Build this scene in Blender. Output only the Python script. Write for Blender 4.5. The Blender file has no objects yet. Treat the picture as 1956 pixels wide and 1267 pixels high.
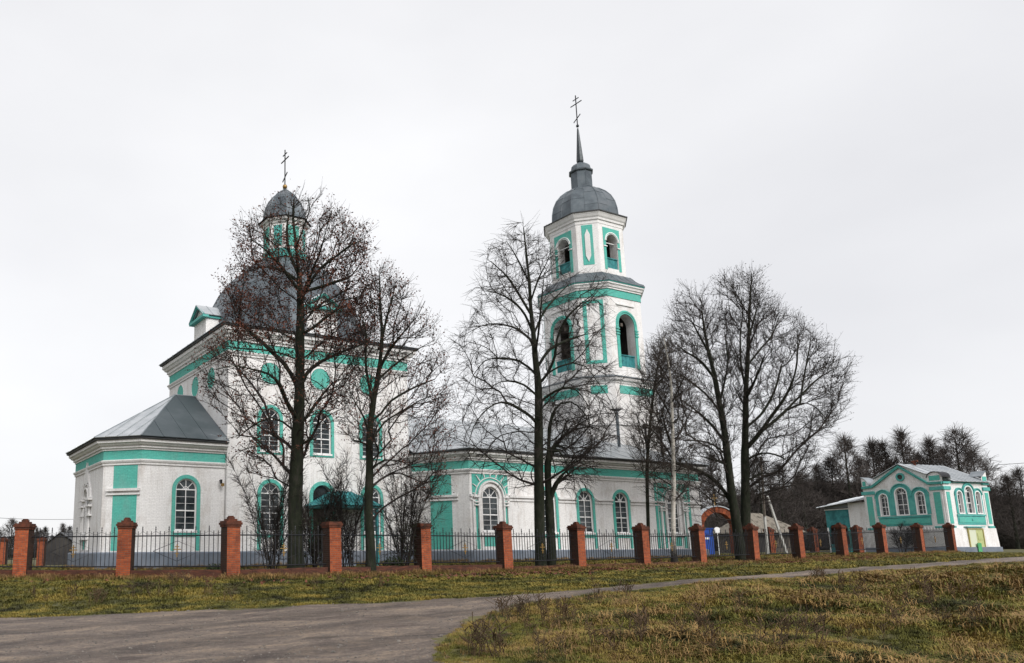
import bpy, bmesh, math, random
import numpy as np
from mathutils import Vector, Matrix
random.seed(7); RNG=np.random.default_rng(7)
SC=bpy.context.scene; COL=SC.collection
# ------------------------------------------------------------ camera
F=1515.; PCX=620.; PCY=770.; PW=1956.; PH=1267.
PITCH=math.atan((1056-770)/F); ROLL=math.radians(.35); YAW=math.radians(61.4)
EYE=np.array([0,0,1.6])
fh=np.array([math.cos(YAW),math.sin(YAW),0]); r0=np.array([math.sin(YAW),-math.cos(YAW),0]); zz=np.array([0,0,1.])
FWD=fh*math.cos(PITCH)+zz*math.sin(PITCH); u0=zz*math.cos(PITCH)-fh*math.sin(PITCH)
RGT=r0*math.cos(ROLL)-u0*math.sin(ROLL); UPV=u0*math.cos(ROLL)+r0*math.sin(ROLL)
cam=bpy.data.objects.new('camera',bpy.data.cameras.new('camera')); COL.objects.link(cam); SC.camera=cam
M=Matrix.Identity(4)
for i in range(3):
    M[i][0]=RGT[i]; M[i][1]=UPV[i]; M[i][2]=-FWD[i]; M[i][3]=EYE[i]
cam.matrix_world=M
cam.data.sensor_width=36; cam.data.lens=36*F/PW; cam.data.shift_x=(PW/2-PCX)/PW; cam.data.shift_y=(PCY-PH/2)/PW
cam.data.clip_end=3000; cam.data.clip_start=.1
# ------------------------------------------------------------ sky, sun, exposure
w=bpy.data.worlds.new('World'); SC.world=w; w.use_nodes=True
nt=w.node_tree; nt.nodes.clear()
def N(nt,t,**k):
    n=nt.nodes.new(t)
    for a,b in k.items():
        if a in n.inputs.keys(): n.inputs[a].default_value=b
        else: setattr(n,a,b)
    return n
SUN_EL=math.radians(50); SUN_AZ=math.radians(181)      # compass style: direction the light comes from
sky=N(nt,'ShaderNodeTexSky',sky_type='NISHITA',sun_disc=False,sun_elevation=SUN_EL,sun_rotation=SUN_AZ)
bgs=N(nt,'ShaderNodeBackground',Strength=.06)
tc=N(nt,'ShaderNodeTexCoord'); mp=N(nt,'ShaderNodeMapping'); mp.inputs['Scale'].default_value=(1,1,2.2)
ns=N(nt,'ShaderNodeTexNoise'); ns.inputs['Scale'].default_value=1.6; ns.inputs['Detail'].default_value=5; ns.inputs['Roughness'].default_value=.45
cr=N(nt,'ShaderNodeValToRGB'); cr.color_ramp.elements[0].position=.3; cr.color_ramp.elements[1].position=.7
cr.color_ramp.elements[0].color=(.69,.69,.71,1); cr.color_ramp.elements[1].color=(.855,.855,.865,1)
bgc=N(nt,'ShaderNodeBackground',Strength=.93); add=N(nt,'ShaderNodeAddShader'); wo=N(nt,'ShaderNodeOutputWorld')
L=nt.links.new
L(sky.outputs[0],bgs.inputs[0]); L(tc.outputs['Generated'],mp.inputs[0]); L(mp.outputs[0],ns.inputs['Vector']); L(ns.outputs[0],cr.inputs[0])
L(cr.outputs[0],bgc.inputs[0]); mxs=N(nt,'ShaderNodeMixShader'); mxs.inputs[0].default_value=.9
L(bgs.outputs[0],mxs.inputs[1]); L(bgc.outputs[0],mxs.inputs[2]); L(mxs.outputs[0],wo.inputs[0])
sun=bpy.data.objects.new('sun',bpy.data.lights.new('sun','SUN')); COL.objects.link(sun)
sun.data.energy=2.6; sun.data.angle=math.radians(35); sun.data.color=(1,.97,.93)
sd=Vector((-.02,-.80,.60)).normalized(); sun.rotation_euler=sd.to_track_quat('Z','Y').to_euler()
SC.view_settings.view_transform='Standard'; SC.view_settings.look='None'; SC.view_settings.exposure=.45; SC.view_settings.gamma=1
SC.view_settings.use_curve_mapping=False
SC.render.engine='CYCLES'; SC.cycles.max_bounces=6; SC.cycles.transparent_max_bounces=12

# ------------------------------------------------------------ camera geometry helpers (turn a traced photo point into a world point)
def ray(px,py): return FWD+RGT*(px-PCX)/F-UPV*(py-PCY)/F
def at(px,py,dep): return EYE+ray(px,py)*dep
def hit(px,py,p,q):
    n=np.array([-(q[1]-p[1]),q[0]-p[0],0]); d=ray(px,py); return EYE+d*(n@(np.array([p[0],p[1],1.6])-EYE))/(n@d)
# ------------------------------------------------------------ terrain height
def ip(x,xs,ys): return np.interp(x,xs,ys)
def sm(a,b,x): t=np.clip((x-a)/(b-a),0,1); return t*t*(3-2*t)
def ground(X,Y):
    X=np.asarray(X,float); Y=np.asarray(Y,float)
    zr=ip(X,[-20,0,5,10,15,23,32,60,100,160],[.0,.03,.08,.22,.35,.6,.82,1.08,1.35,1.4])
    zf=ip(X,[-20,5,15,24,29,38,44,49,56,65,71,85,150],[.62,.62,.64,.64,.69,.74,.82,.9,1.05,1.18,1.26,1.42,1.5])
    zc=ip(X,[-20,10,20,30,50,75,110],[.6,.74,.85,1.0,1.12,1.35,1.5])
    t=sm(20.3,26.,Y-ip(X,[0,10,40,70],[4,.0,1.0,4])); z=zr+(zf-zr)*t
    z=z+(zc-z)*sm(29,38,Y)
    near=zr*(.25+.75*sm(-2,14,Y))
    z=np.where(Y<14,near,z)
    # hummocks of the meadow to the right of the road
    mead=sm(13.5,8.5,Y-ip(X,[0,15,30,60],[-3,.2,.5,5]))*sm(6,14,X)
    h=.16*np.sin(X*.55+1.3)*np.cos(Y*.7)+.10*np.sin(X*1.3+Y*.9)+.05*np.sin(X*2.9-Y*2.1)
    z=z+mead*(h*.9-.02)
    z=z+.02*np.sin(X*1.7)*np.sin(Y*1.9)
    return z
def gz(x,y): return float(ground(x,y))
# ------------------------------------------------------------ materials
def mat(name,base=(.5,.5,.5),rough=.8,metal=0,spec=.3):
    m=bpy.data.materials.new(name); m.use_nodes=True; b=m.node_tree.nodes['Principled BSDF']
    b.inputs['Base Color'].default_value=(*base,1); b.inputs['Roughness'].default_value=rough; b.inputs['Metallic'].default_value=metal
    b.inputs['Specular IOR Level'].default_value=spec
    return m,m.node_tree,b
def noisy(name,c1,c2,scale=3,rough=.85,metal=0,detail=6,bump=0,bscale=None,spec=.3,c3=None,lo=.35,hi=.65,stretch=None):
    m,nt,b=mat(name,c1,rough,metal,spec)
    g=N(nt,'ShaderNodeNewGeometry'); v=g.outputs['Position']
    if stretch:
        mp=N(nt,'ShaderNodeMapping'); mp.inputs['Scale'].default_value=stretch; nt.links.new(v,mp.inputs[0]); v=mp.outputs[0]
    n=N(nt,'ShaderNodeTexNoise'); n.inputs['Scale'].default_value=scale; n.inputs['Detail'].default_value=detail; n.inputs['Roughness'].default_value=.6
    nt.links.new(v,n.inputs['Vector'])
    r=N(nt,'ShaderNodeValToRGB'); e=r.color_ramp.elements; e[0].position=lo; e[1].position=hi; e[0].color=(*c1,1); e[1].color=(*c2,1)
    if c3: q=r.color_ramp.elements.new((lo+hi)/2); q.color=(*c3,1)
    nt.links.new(n.outputs[0],r.inputs[0]); nt.links.new(r.outputs[0],b.inputs['Base Color'])
    if bump:
        n2=N(nt,'ShaderNodeTexNoise'); n2.inputs['Scale'].default_value=bscale or scale*6; n2.inputs['Detail'].default_value=5
        nt.links.new(v,n2.inputs['Vector'])
        bp=N(nt,'ShaderNodeBump'); bp.inputs['Strength'].default_value=bump; bp.inputs['Distance'].default_value=.03
        nt.links.new(n2.outputs[0],bp.inputs['Height']); nt.links.new(bp.outputs[0],b.inputs['Normal'])
    return m
def brickmat(name,c1,c2,mortar,bw=.26,bh=.075,msize=.01,bump=.4,grime=None,rough=.85,gscale=.8,gamt=.5,streak=.25,vary=0):
    """coursed masonry for upright walls of any bearing; colour, wear and fine relief"""
    m,nt,b=mat(name,c1,rough); L=nt.links.new
    g=N(nt,'ShaderNodeNewGeometry')
    cr=N(nt,'ShaderNodeVectorMath',operation='CROSS_PRODUCT'); cr.inputs[0].default_value=(0,0,1); L(g.outputs['True Normal'],cr.inputs[1])
    dt=N(nt,'ShaderNodeVectorMath',operation='DOT_PRODUCT'); L(cr.outputs[0],dt.inputs[0]); L(g.outputs['Position'],dt.inputs[1])
    sp=N(nt,'ShaderNodeSeparateXYZ'); L(g.outputs['Position'],sp.inputs[0])
    cb=N(nt,'ShaderNodeCombineXYZ'); L(dt.outputs['Value'],cb.inputs[0]); L(sp.outputs[2],cb.inputs[1])
    br=N(nt,'ShaderNodeTexBrick'); L(cb.outputs[0],br.inputs['Vector'])
    br.inputs['Color1'].default_value=(*c1,1); br.inputs['Color2'].default_value=(*c2,1); br.inputs['Mortar'].default_value=(*mortar,1)
    br.inputs['Scale'].default_value=1; br.inputs['Mortar Size'].default_value=msize; br.inputs['Brick Width'].default_value=bw; br.inputs['Row Height'].default_value=bh
    br.inputs['Mortar Smooth'].default_value=.3
    col=br.outputs['Color']
    if grime:
        n=N(nt,'ShaderNodeTexNoise'); n.inputs['Scale'].default_value=gscale; n.inputs['Detail'].default_value=8; n.inputs['Roughness'].default_value=.7
        mp=N(nt,'ShaderNodeMapping'); mp.inputs['Scale'].default_value=(1.6,1.6,.7); L(g.outputs['Position'],mp.inputs[0]); L(mp.outputs[0],n.inputs['Vector'])
        r=N(nt,'ShaderNodeValToRGB'); r.color_ramp.elements[0].position=.5; r.color_ramp.elements[1].position=.75
        r.color_ramp.elements[0].color=(0,0,0,1); r.color_ramp.elements[1].color=(gamt,)*3+(1,)
        L(n.outputs[0],r.inputs[0])
        mx=N(nt,'ShaderNodeMixRGB'); L(r.outputs[0],mx.inputs[0]); L(col,mx.inputs[1]); mx.inputs[2].default_value=(*grime,1); col=mx.outputs[0]
        n3=N(nt,'ShaderNodeTexNoise'); n3.inputs['Scale'].default_value=14; n3.inputs['Detail'].default_value=4; L(g.outputs['Position'],n3.inputs['Vector'])
        m3=N(nt,'ShaderNodeMixRGB',blend_type='MULTIPLY'); m3.inputs[0].default_value=.45; L(col,m3.inputs[1])
        r3=N(nt,'ShaderNodeValToRGB'); r3.color_ramp.elements[0].position=.3; r3.color_ramp.elements[1].position=.6; r3.color_ramp.elements[0].color=(.6,.6,.6,1)
        L(n3.outputs[0],r3.inputs[0]); L(r3.outputs[0],m3.inputs[2]); col=m3.outputs[0]
        n4=N(nt,'ShaderNodeTexNoise'); n4.inputs['Scale'].default_value=1.6; n4.inputs['Detail'].default_value=7; n4.inputs['Roughness'].default_value=.75
        mp4=N(nt,'ShaderNodeMapping'); mp4.inputs['Scale'].default_value=(2.2,2.2,.16); L(g.outputs['Position'],mp4.inputs[0]); L(mp4.outputs[0],n4.inputs['Vector'])
        r4=N(nt,'ShaderNodeValToRGB'); r4.color_ramp.elements[0].position=.52; r4.color_ramp.elements[1].position=.72; r4.color_ramp.elements[0].color=(0,0,0,1); r4.color_ramp.elements[1].color=(streak,)*3+(1,)
        L(n4.outputs[0],r4.inputs[0]); m4=N(nt,'ShaderNodeMixRGB'); L(r4.outputs[0],m4.inputs[0]); L(col,m4.inputs[1]); m4.inputs[2].default_value=(*[c*.8 for c in grime],1); col=m4.outputs[0]
    if vary:
        oi=N(nt,'ShaderNodeObjectInfo'); mr=N(nt,'ShaderNodeMapRange'); mr.inputs['To Min'].default_value=1-vary; mr.inputs['To Max'].default_value=1+vary*.4; L(oi.outputs['Random'],mr.inputs[0])
        mv=N(nt,'ShaderNodeVectorMath',operation='SCALE'); L(col,mv.inputs[0]); L(mr.outputs[0],mv.inputs['Scale']); col=mv.outputs[0]
    L(col,b.inputs['Base Color'])
    bp=N(nt,'ShaderNodeBump'); bp.inputs['Strength'].default_value=bump; bp.inputs['Distance'].default_value=.015; bp.invert=True
    L(br.outputs['Fac'],bp.inputs['Height']); L(bp.outputs[0],b.inputs['Normal'])
    return m
MW=brickmat('whitewashed_brick',(.80,.79,.785),(.75,.74,.74),(.68,.67,.66),grime=(.46,.41,.37),bump=.45,gamt=.75,streak=.5)
MWT=brickmat('whitewashed_trim',(.76,.75,.74),(.72,.71,.71),(.66,.65,.64),grime=(.40,.37,.36),bump=.2,gamt=.4)
MT=brickmat('turquoise_paint',(.11,.47,.39),(.09,.41,.345),(.075,.34,.29),grime=(.17,.36,.32),bump=.35,gamt=.8)
MTD=noisy('turquoise_trim',(.055,.28,.265),(.10,.38,.34),2.2,.7)
MTB=noisy('turquoise_boards',(.015,.12,.13),(.04,.23,.24),2.5,.6)
MPL=noisy('grey_blue_plinth_paint',(.115,.14,.175),(.17,.19,.225),1.5,.7,bump=.2)
MBR=brickmat('orange_red_brick',(.38,.088,.028),(.24,.050,.018),(.20,.11,.075),bw=.25,bh=.075,msize=.009,grime=(.07,.028,.02),gscale=2.2,bump=.9,gamt=.85,vary=.35)
MBS=brickmat('dark_brick_side',(.055,.022,.014),(.032,.014,.010),(.045,.03,.022),bw=.25,bh=.075,msize=.009,grime=(.03,.028,.015),gscale=2.2,bump=.9,gamt=.8)  # pillar sides: darker brick colour than the front and back
MBC=noisy('dark_weathered_brick',(.04,.017,.011),(.12,.038,.021),5,.9,bump=.4)
MBL=noisy('low_wall_brick',(.04,.018,.013),(.11,.038,.022),3,.9,bump=.5,c3=(.07,.028,.018),stretch=(1,1,6))
MIR=noisy('black_iron',(.012,.013,.016),(.03,.03,.034),8,.5,metal=.3)
MGO=mat('dull_gold',(.32,.2,.07),.4,.7)[0]
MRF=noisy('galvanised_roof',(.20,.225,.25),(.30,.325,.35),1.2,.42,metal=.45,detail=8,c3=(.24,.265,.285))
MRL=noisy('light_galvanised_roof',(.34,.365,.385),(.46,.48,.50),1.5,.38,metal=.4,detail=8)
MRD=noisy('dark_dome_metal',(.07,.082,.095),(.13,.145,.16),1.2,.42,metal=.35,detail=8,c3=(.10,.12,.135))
MRF2=noisy('stained_galvanised_roof',(.055,.07,.078),(.30,.33,.345),.35,.6,metal=.1,detail=9,c3=(.085,.10,.11),lo=.46,hi=.76)
MSP=noisy('spire_metal',(.03,.038,.042),(.06,.068,.075),4,.45,metal=.3)
MEV=noisy('eave_board',(.05,.055,.06),(.10,.10,.105),2,.7)
MGL=noisy('window_glass',(.008,.012,.015),(.06,.072,.078),1.6,.10,spec=.4)
MFR=noisy('window_frame_paint',(.80,.80,.80),(.72,.72,.72),5,.6)
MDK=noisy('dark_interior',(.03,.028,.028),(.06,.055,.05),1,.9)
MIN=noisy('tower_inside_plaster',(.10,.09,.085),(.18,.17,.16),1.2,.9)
MBZ=noisy('dark_bronze',(.03,.028,.02),(.06,.05,.03),3,.45,metal=.6)
MWD=noisy('old_grey_wood',(.07,.06,.05),(.14,.12,.10),4,.9,stretch=(3,3,.6),bump=.4)
MBK=noisy('dark_bark',(.010,.010,.008),(.028,.026,.020),5,.95,bump=.8,bscale=25,c3=(.014,.018,.009),stretch=(1,1,.4))
MTW=noisy('twig_bark',(.019,.016,.014),(.040,.032,.028),1,.95)
MTWL=noisy('pale_twig_bark',(.03,.024,.02),(.06,.048,.04),1,.95)
MLF=noisy('dead_leaves',(.030,.014,.010),(.13,.042,.024),2,.9)
MTWU=noisy('undergrowth_twig',(.010,.010,.009),(.045,.038,.030),.12,.95,c3=(.022,.020,.016))
MTWF=noisy('far_twig_bark',(.045,.038,.036),(.085,.072,.066),.3,.95)
MBI=noisy('birch_bark',(.55,.52,.47),(.05,.045,.04),3,.85,c3=(.5,.47,.42),lo=.4,hi=.68,stretch=(1,1,5))
MCN=noisy('pale_concrete',(.42,.42,.40),(.55,.54,.52),5,.85)
MBU=noisy('blue_paint',(.01,.045,.22),(.012,.06,.28),3,.5)
MDY=noisy('yellow_green_paint',(.36,.40,.17),(.46,.48,.24),3,.6)
MSH=noisy('weathered_shingle',(.06,.052,.042),(.15,.13,.11),2,.95,bump=.6,c3=(.19,.17,.14))
MDG=noisy('dark_green_leaf',(.012,.022,.008),(.03,.045,.014),3,.8)
MGR=noisy('grass_blade',(.028,.030,.008),(.25,.175,.045),.8,.8,c3=(.125,.12,.020),detail=8,lo=.38,hi=.6)
MGY=noisy('verge_grass_blade',(.024,.024,.009),(.24,.18,.038),.9,.8,c3=(.105,.10,.020),detail=8,lo=.36,hi=.62)
MST=noisy('straw',(.30,.19,.07),(.13,.08,.035),.8,.9)
MWE=noisy('dead_weed',(.05,.035,.02),(.09,.055,.03),1,.9)
MGD=noisy('soil_and_turf',(.045,.05,.018),(.13,.11,.045),.45,.95,detail=10,bump=.8,bscale=7,c3=(.075,.07,.028),lo=.33,hi=.66)
MLV=noisy('leaf_litter',(.16,.06,.035),(.09,.035,.025),2,.9)
def darkfoot(m,z0,z1):
    nt=m.node_tree; b=nt.nodes['Principled BSDF']; src=b.inputs['Base Color'].links[0].from_socket
    g=N(nt,'ShaderNodeNewGeometry'); sp=N(nt,'ShaderNodeSeparateXYZ'); nt.links.new(g.outputs['Position'],sp.inputs[0]); n=N(nt,'ShaderNodeTexNoise'); n.inputs['Scale'].default_value=4; nt.links.new(g.outputs['Position'],n.inputs['Vector'])
    a=N(nt,'ShaderNodeMath',operation='ADD'); nt.links.new(sp.outputs[2],a.inputs[0]); nt.links.new(n.outputs[0],a.inputs[1]); mr=N(nt,'ShaderNodeMapRange'); mr.inputs['From Min'].default_value=z0; mr.inputs['From Max'].default_value=z1; mr.inputs['To Min'].default_value=1; mr.inputs['To Max'].default_value=0; nt.links.new(a.outputs[0],mr.inputs[0])
    mx=N(nt,'ShaderNodeMixRGB'); nt.links.new(mr.outputs[0],mx.inputs[0]); nt.links.new(src,mx.inputs[1]); mx.inputs[2].default_value=(.02,.018,.015,1); nt.links.new(mx.outputs[0],b.inputs['Base Color'])
darkfoot(MBI,1.9,3.0)      # the black corky bark at the foot of an old birch
def roadmat():
    m,nt,b=mat('wet_worn_road',(.2,.19,.18),.75,0,.35); L=nt.links.new
    g=N(nt,'ShaderNodeNewGeometry')
    mp=N(nt,'ShaderNodeMapping'); mp.inputs['Scale'].default_value=(.7,1.3,1); mp.inputs['Rotation'].default_value=(0,0,.45); L(g.outputs[0],mp.inputs[0])
    n=N(nt,'ShaderNodeTexNoise'); n.inputs['Scale'].default_value=1.1; n.inputs['Detail'].default_value=12; n.inputs['Roughness'].default_value=.74; n.inputs['Distortion'].default_value=.8; L(mp.outputs[0],n.inputs[0])
    r=N(nt,'ShaderNodeValToRGB'); e=r.color_ramp.elements; e[0].position=.32; e[1].position=.72; e[0].color=(.06,.042,.038,1); e[1].color=(.33,.25,.18,1)
    q=e.new(.5); q.color=(.165,.132,.11,1); L(n.outputs[0],r.inputs[0])
    n2=N(nt,'ShaderNodeTexNoise'); n2.inputs['Scale'].default_value=14; n2.inputs['Detail'].default_value=9; n2.inputs['Roughness'].default_value=.8; L(g.outputs[0],n2.inputs[0])
    r2=N(nt,'ShaderNodeValToRGB'); r2.color_ramp.elements[0].position=.35; r2.color_ramp.elements[1].position=.68; r2.color_ramp.elements[0].color=(.3,.3,.3,1); r2.color_ramp.elements[1].color=(1.6,1.6,1.6,1)
    L(n2.outputs[0],r2.inputs[0]); mx=N(nt,'ShaderNodeMixRGB',blend_type='MULTIPLY'); mx.inputs[0].default_value=.8; L(r.outputs[0],mx.inputs[1]); L(r2.outputs[0],mx.inputs[2])
    wv=N(nt,'ShaderNodeTexWave'); wv.bands_direction='Y'; wv.inputs['Scale'].default_value=.13; wv.inputs['Distortion'].default_value=4; wv.inputs['Detail'].default_value=4; wv.inputs['Detail Scale'].default_value=.5
    mpw=N(nt,'ShaderNodeMapping'); mpw.inputs['Rotation'].default_value=(0,0,-.22); L(g.outputs[0],mpw.inputs[0]); L(mpw.outputs[0],wv.inputs['Vector'])
    rw=N(nt,'ShaderNodeValToRGB'); rw.color_ramp.elements[0].position=.1; rw.color_ramp.elements[1].position=.5; rw.color_ramp.elements[0].color=(.62,.6,.6,1); rw.color_ramp.elements[1].color=(1.08,1.06,1.04,1); L(wv.outputs[0],rw.inputs[0])
    mw=N(nt,'ShaderNodeMixRGB',blend_type='MULTIPLY'); mw.inputs[0].default_value=.8; L(mx.outputs[0],mw.inputs[1]); L(rw.outputs[0],mw.inputs[2])
    vo=N(nt,'ShaderNodeTexVoronoi'); vo.inputs['Scale'].default_value=.55; L(mp.outputs[0],vo.inputs['Vector'])
    av=N(nt,'ShaderNodeMath',operation='ADD'); L(vo.outputs['Distance'],av.inputs[0]); ms=N(nt,'ShaderNodeMath',operation='MULTIPLY'); L(n2.outputs[0],ms.inputs[0]); ms.inputs[1].default_value=.25; L(ms.outputs[0],av.inputs[1])
    rv=N(nt,'ShaderNodeValToRGB'); rv.color_ramp.elements[0].position=.22; rv.color_ramp.elements[1].position=.34; rv.color_ramp.elements[0].color=(.5,.48,.46,1); L(av.outputs[0],rv.inputs[0])
    mv=N(nt,'ShaderNodeMixRGB',blend_type='MULTIPLY'); mv.inputs[0].default_value=.85; L(mw.outputs[0],mv.inputs[1]); L(rv.outputs[0],mv.inputs[2])
    L(mv.outputs[0],b.inputs['Base Color'])
    bp=N(nt,'ShaderNodeBump'); bp.inputs['Strength'].default_value=.9; bp.inputs['Distance'].default_value=.06; L(n2.outputs[0],bp.inputs['Height']); L(bp.outputs[0],b.inputs['Normal'])
    return m
MRO=roadmat()
# ------------------------------------------------------------ mesh building
class Fr:
    """upright face of a wall: u runs left to right seen from outside, o outwards, z up"""
    def __init__(s,p,q):
        s.p=np.array(p[:2],float); d=np.array(q[:2],float)-s.p; s.L=float(np.hypot(*d)); s.t=d/s.L; s.n=np.array([s.t[1],-s.t[0]])
        s.ang=math.atan2(s.t[1],s.t[0])
    def __call__(s,u,o,z): a=s.p+s.t*u+s.n*o; return (a[0],a[1],z)
LOC=Fr((0,0),(1,0))          # local frame: x = u, -y = outward
class MB:
    def __init__(s): s.v=[]; s.f=[]; s.m=[]
    def add(s,vs,fs,mi=0):
        b=len(s.v); s.v+=[tuple(v) for v in vs]; s.f+=[tuple(b+i for i in f) for f in fs]; s.m+=[mi]*len(fs); return s
    def quad(s,a,b,c,d,mi=0): return s.add([a,b,c,d],[(0,1,2,3)],mi)
    def poly(s,ps,mi=0): return s.add(ps,[tuple(range(len(ps)))],mi)
    def fbox(s,fr,u0,u1,o0,o1,z0,z1,mi=0):
        v=[fr(u0,o0,z0),fr(u1,o0,z0),fr(u1,o1,z0),fr(u0,o1,z0),fr(u0,o0,z1),fr(u1,o0,z1),fr(u1,o1,z1),fr(u0,o1,z1)]
        return s.add(v,[(0,1,2,3),(4,7,6,5),(0,4,5,1),(1,5,6,2),(2,6,7,3),(3,7,4,0)],mi)
    def box(s,x0,x1,y0,y1,z0,z1,mi=0): return s.fbox(LOC,x0,x1,-y0,-y1,z0,z1,mi)
    def ring(s,poly,prof,mi=0,close=True,cap_top=False,cap_bot=False,closed_prof=False):
        """sweep a profile [(offset outwards, z)] round a convex CCW polygon with mitred corners"""
        loops=[]
        for o,z in prof: loops.append([(x,y,z) for x,y in offs(poly,o,close)])
        b=len(s.v); n=len(poly)
        for l in loops: s.v+=l
        k=len(loops); 
        rng=range(n) if close else range(n-1)
        pr=range(k) if closed_prof else range(k-1)
        for i in pr:
            j=(i+1)%k
            for a in rng:
                c=(a+1)%n; s.f.append((b+i*n+a,b+i*n+c,b+j*n+c,b+j*n+a)); s.m.append(mi)
        if cap_top: s.f.append(tuple(b+(k-1)*n+a for a in range(n))); s.m.append(mi)
        if cap_bot: s.f.append(tuple(b+a for a in reversed(range(n)))); s.m.append(mi)
        return s
    def archband(s,fr,uc,zs,r0,r1,o0,o1,a0=0,a1=180,seg=14,mi=0):
        P=[]
        for i in range(seg+1):
            a=math.radians(a0+(a1-a0)*i/seg); c,sn=math.cos(a),math.sin(a)
            P.append([fr(uc+r0*c,o0,zs+r0*sn),fr(uc+r1*c,o0,zs+r1*sn),fr(uc+r1*c,o1,zs+r1*sn),fr(uc+r0*c,o1,zs+r0*sn)])
        b=len(s.v)
        for p in P: s.v+=p
        for i in range(seg):
            for k in range(4):
                l=(k+1)%4; s.f.append((b+i*4+k,b+(i+1)*4+k,b+(i+1)*4+l,b+i*4+l)); s.m.append(mi)
        if abs(a1-a0)<360:
            s.f.append((b,b+1,b+2,b+3)); e=b+seg*4; s.f.append((e+3,e+2,e+1,e)); s.m+=[mi,mi]
        return s
    def tube(s,pts,rad,n=6,mi=0,cap=True):
        pts=[np.array(p,float) for p in pts]; rad=[rad]*len(pts) if np.isscalar(rad) else rad
        b=len(s.v); up=None
        for i,p in enumerate(pts):
            d=pts[min(i+1,len(pts)-1)]-pts[max(i-1,0)]; d=d/(np.linalg.norm(d)+1e-9)
            if up is None:
                up=np.array([0,0,1.]) if abs(d[2])<.9 else np.array([1.,0,0])
            x=np.cross(d,up); x/=np.linalg.norm(x)+1e-9; y=np.cross(x,d); up=y if abs(d@up)<.99 else up
            for k in range(n):
                a=2*math.pi*k/n; q=p+(x*math.cos(a)+y*math.sin(a))*rad[i]; s.v.append(tuple(q))
        for i in range(len(pts)-1):
            for k in range(n):
                l=(k+1)%n; s.f.append((b+i*n+k,b+i*n+l,b+(i+1)*n+l,b+(i+1)*n+k)); s.m.append(mi)
        if cap: s.f.append(tuple(b+k for k in range(n))); e=b+(len(pts)-1)*n; s.f.append(tuple(e+k for k in reversed(range(n)))); s.m+=[mi,mi]
        return s
    def lathe(s,cx,cy,prof,n=12,mi=0,rot=0,sx=1,sy=1):
        b=len(s.v)
        for r,z in prof:
            for k in range(n):
                a=2*math.pi*k/n+rot; s.v.append((cx+r*math.cos(a)*sx,cy+r*math.sin(a)*sy,z))
        for i in range(len(prof)-1):
            for k in range(n):
                l=(k+1)%n; s.f.append((b+i*n+k,b+i*n+l,b+(i+1)*n+l,b+(i+1)*n+k)); s.m.append(mi)
        return s
    def mesh(s,name,mats,org=(0,0,0),smooth=False):
        me=bpy.data.meshes.new(name); o=org
        me.from_pydata([(x-o[0],y-o[1],z-o[2]) for x,y,z in s.v],[],s.f)
        for m in (mats if isinstance(mats,(list,tuple)) else [mats]): me.materials.append(m)
        if max(s.m,default=0)>0: me.polygons.foreach_set('material_index',s.m)
        if smooth: me.polygons.foreach_set('use_smooth',[True]*len(s.f))
        me.update(); return me
def offs(poly,o,close=True):
    P=[np.array(p[:2],float) for p in poly]; n=len(P); out=[]
    for i in range(n):
        a=P[i-1] if (close or i>0) else None; c=P[(i+1)%n] if (close or i<n-1) else None; p=P[i]
        ns=[]
        if a is not None: d=(p-a)/np.linalg.norm(p-a); ns.append(np.array([d[1],-d[0]]))
        if c is not None: d=(c-p)/np.linalg.norm(c-p); ns.append(np.array([d[1],-d[0]]))
        if len(ns)==1: q=p+ns[0]*o
        else: q=p+(ns[0]+ns[1])*o/(1+ns[0]@ns[1])
        out.append((q[0],q[1]))
    return out
def thing(name,label,cat,loc=(0,0,0),group=None,rz=0):
    o=bpy.data.objects.new(name,None); COL.objects.link(o); o.location=loc; o.rotation_euler=(0,0,rz); o['label']=label; o['category']=cat
    o.empty_display_size=.3
    if group: o['group']=group
    return o
def tag(o,label,cat,group=None,kind=None):
    if label: o['label']=label
    if cat: o['category']=cat
    if group: o['group']=group
    if kind: o['kind']=kind
    return o
def part(name,mb,mats,parent=None,org=None,smooth=False,label=None,kind=None):
    """one mesh object; world-space mesh data moved into the parent's space (parents sit unrotated)"""
    if org is None: org=tuple(parent.location) if parent is not None else (0,0,0)
    me=mb if isinstance(mb,bpy.types.Mesh) else mb.mesh(name,mats,org,smooth)
    o=bpy.data.objects.new(name,me); COL.objects.link(o)
    if parent is not None: o.parent=parent
    if label: o['label']=label
    if kind: o['kind']=kind
    return o
def sub(name,mb,mats,parent,smooth=False,**k):            # child of a part: same space as the top-level thing
    return part(name,mb,mats,parent,org=tuple(parent.parent.location) if parent.parent else (0,0,0),smooth=smooth,**k)
def copytree(o,loc,rz=0,label=None):
    c=o.copy(); COL.objects.link(c); c.location=loc; c.rotation_euler=(0,0,rz)
    if label: c['label']=label
    for ch in list(o.children):
        d=ch.copy(); COL.objects.link(d); d.parent=c
        for g in list(ch.children):
            e=g.copy(); COL.objects.link(e); e.parent=d
    return c
def npmesh(name,V,Fc,m):
    """fast mesh from arrays; all faces have the same number of corners"""
    me=bpy.data.meshes.new(name); V=np.asarray(V,np.float32); Fc=np.asarray(Fc,np.int32); k=Fc.shape[1]
    me.vertices.add(len(V)); me.vertices.foreach_set('co',V.ravel())
    me.loops.add(Fc.size); me.loops.foreach_set('vertex_index',Fc.ravel())
    me.polygons.add(len(Fc)); me.polygons.foreach_set('loop_start',np.arange(len(Fc),dtype=np.int32)*k)
    me.materials.append(m); me.update(); me.validate(); return me
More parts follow.
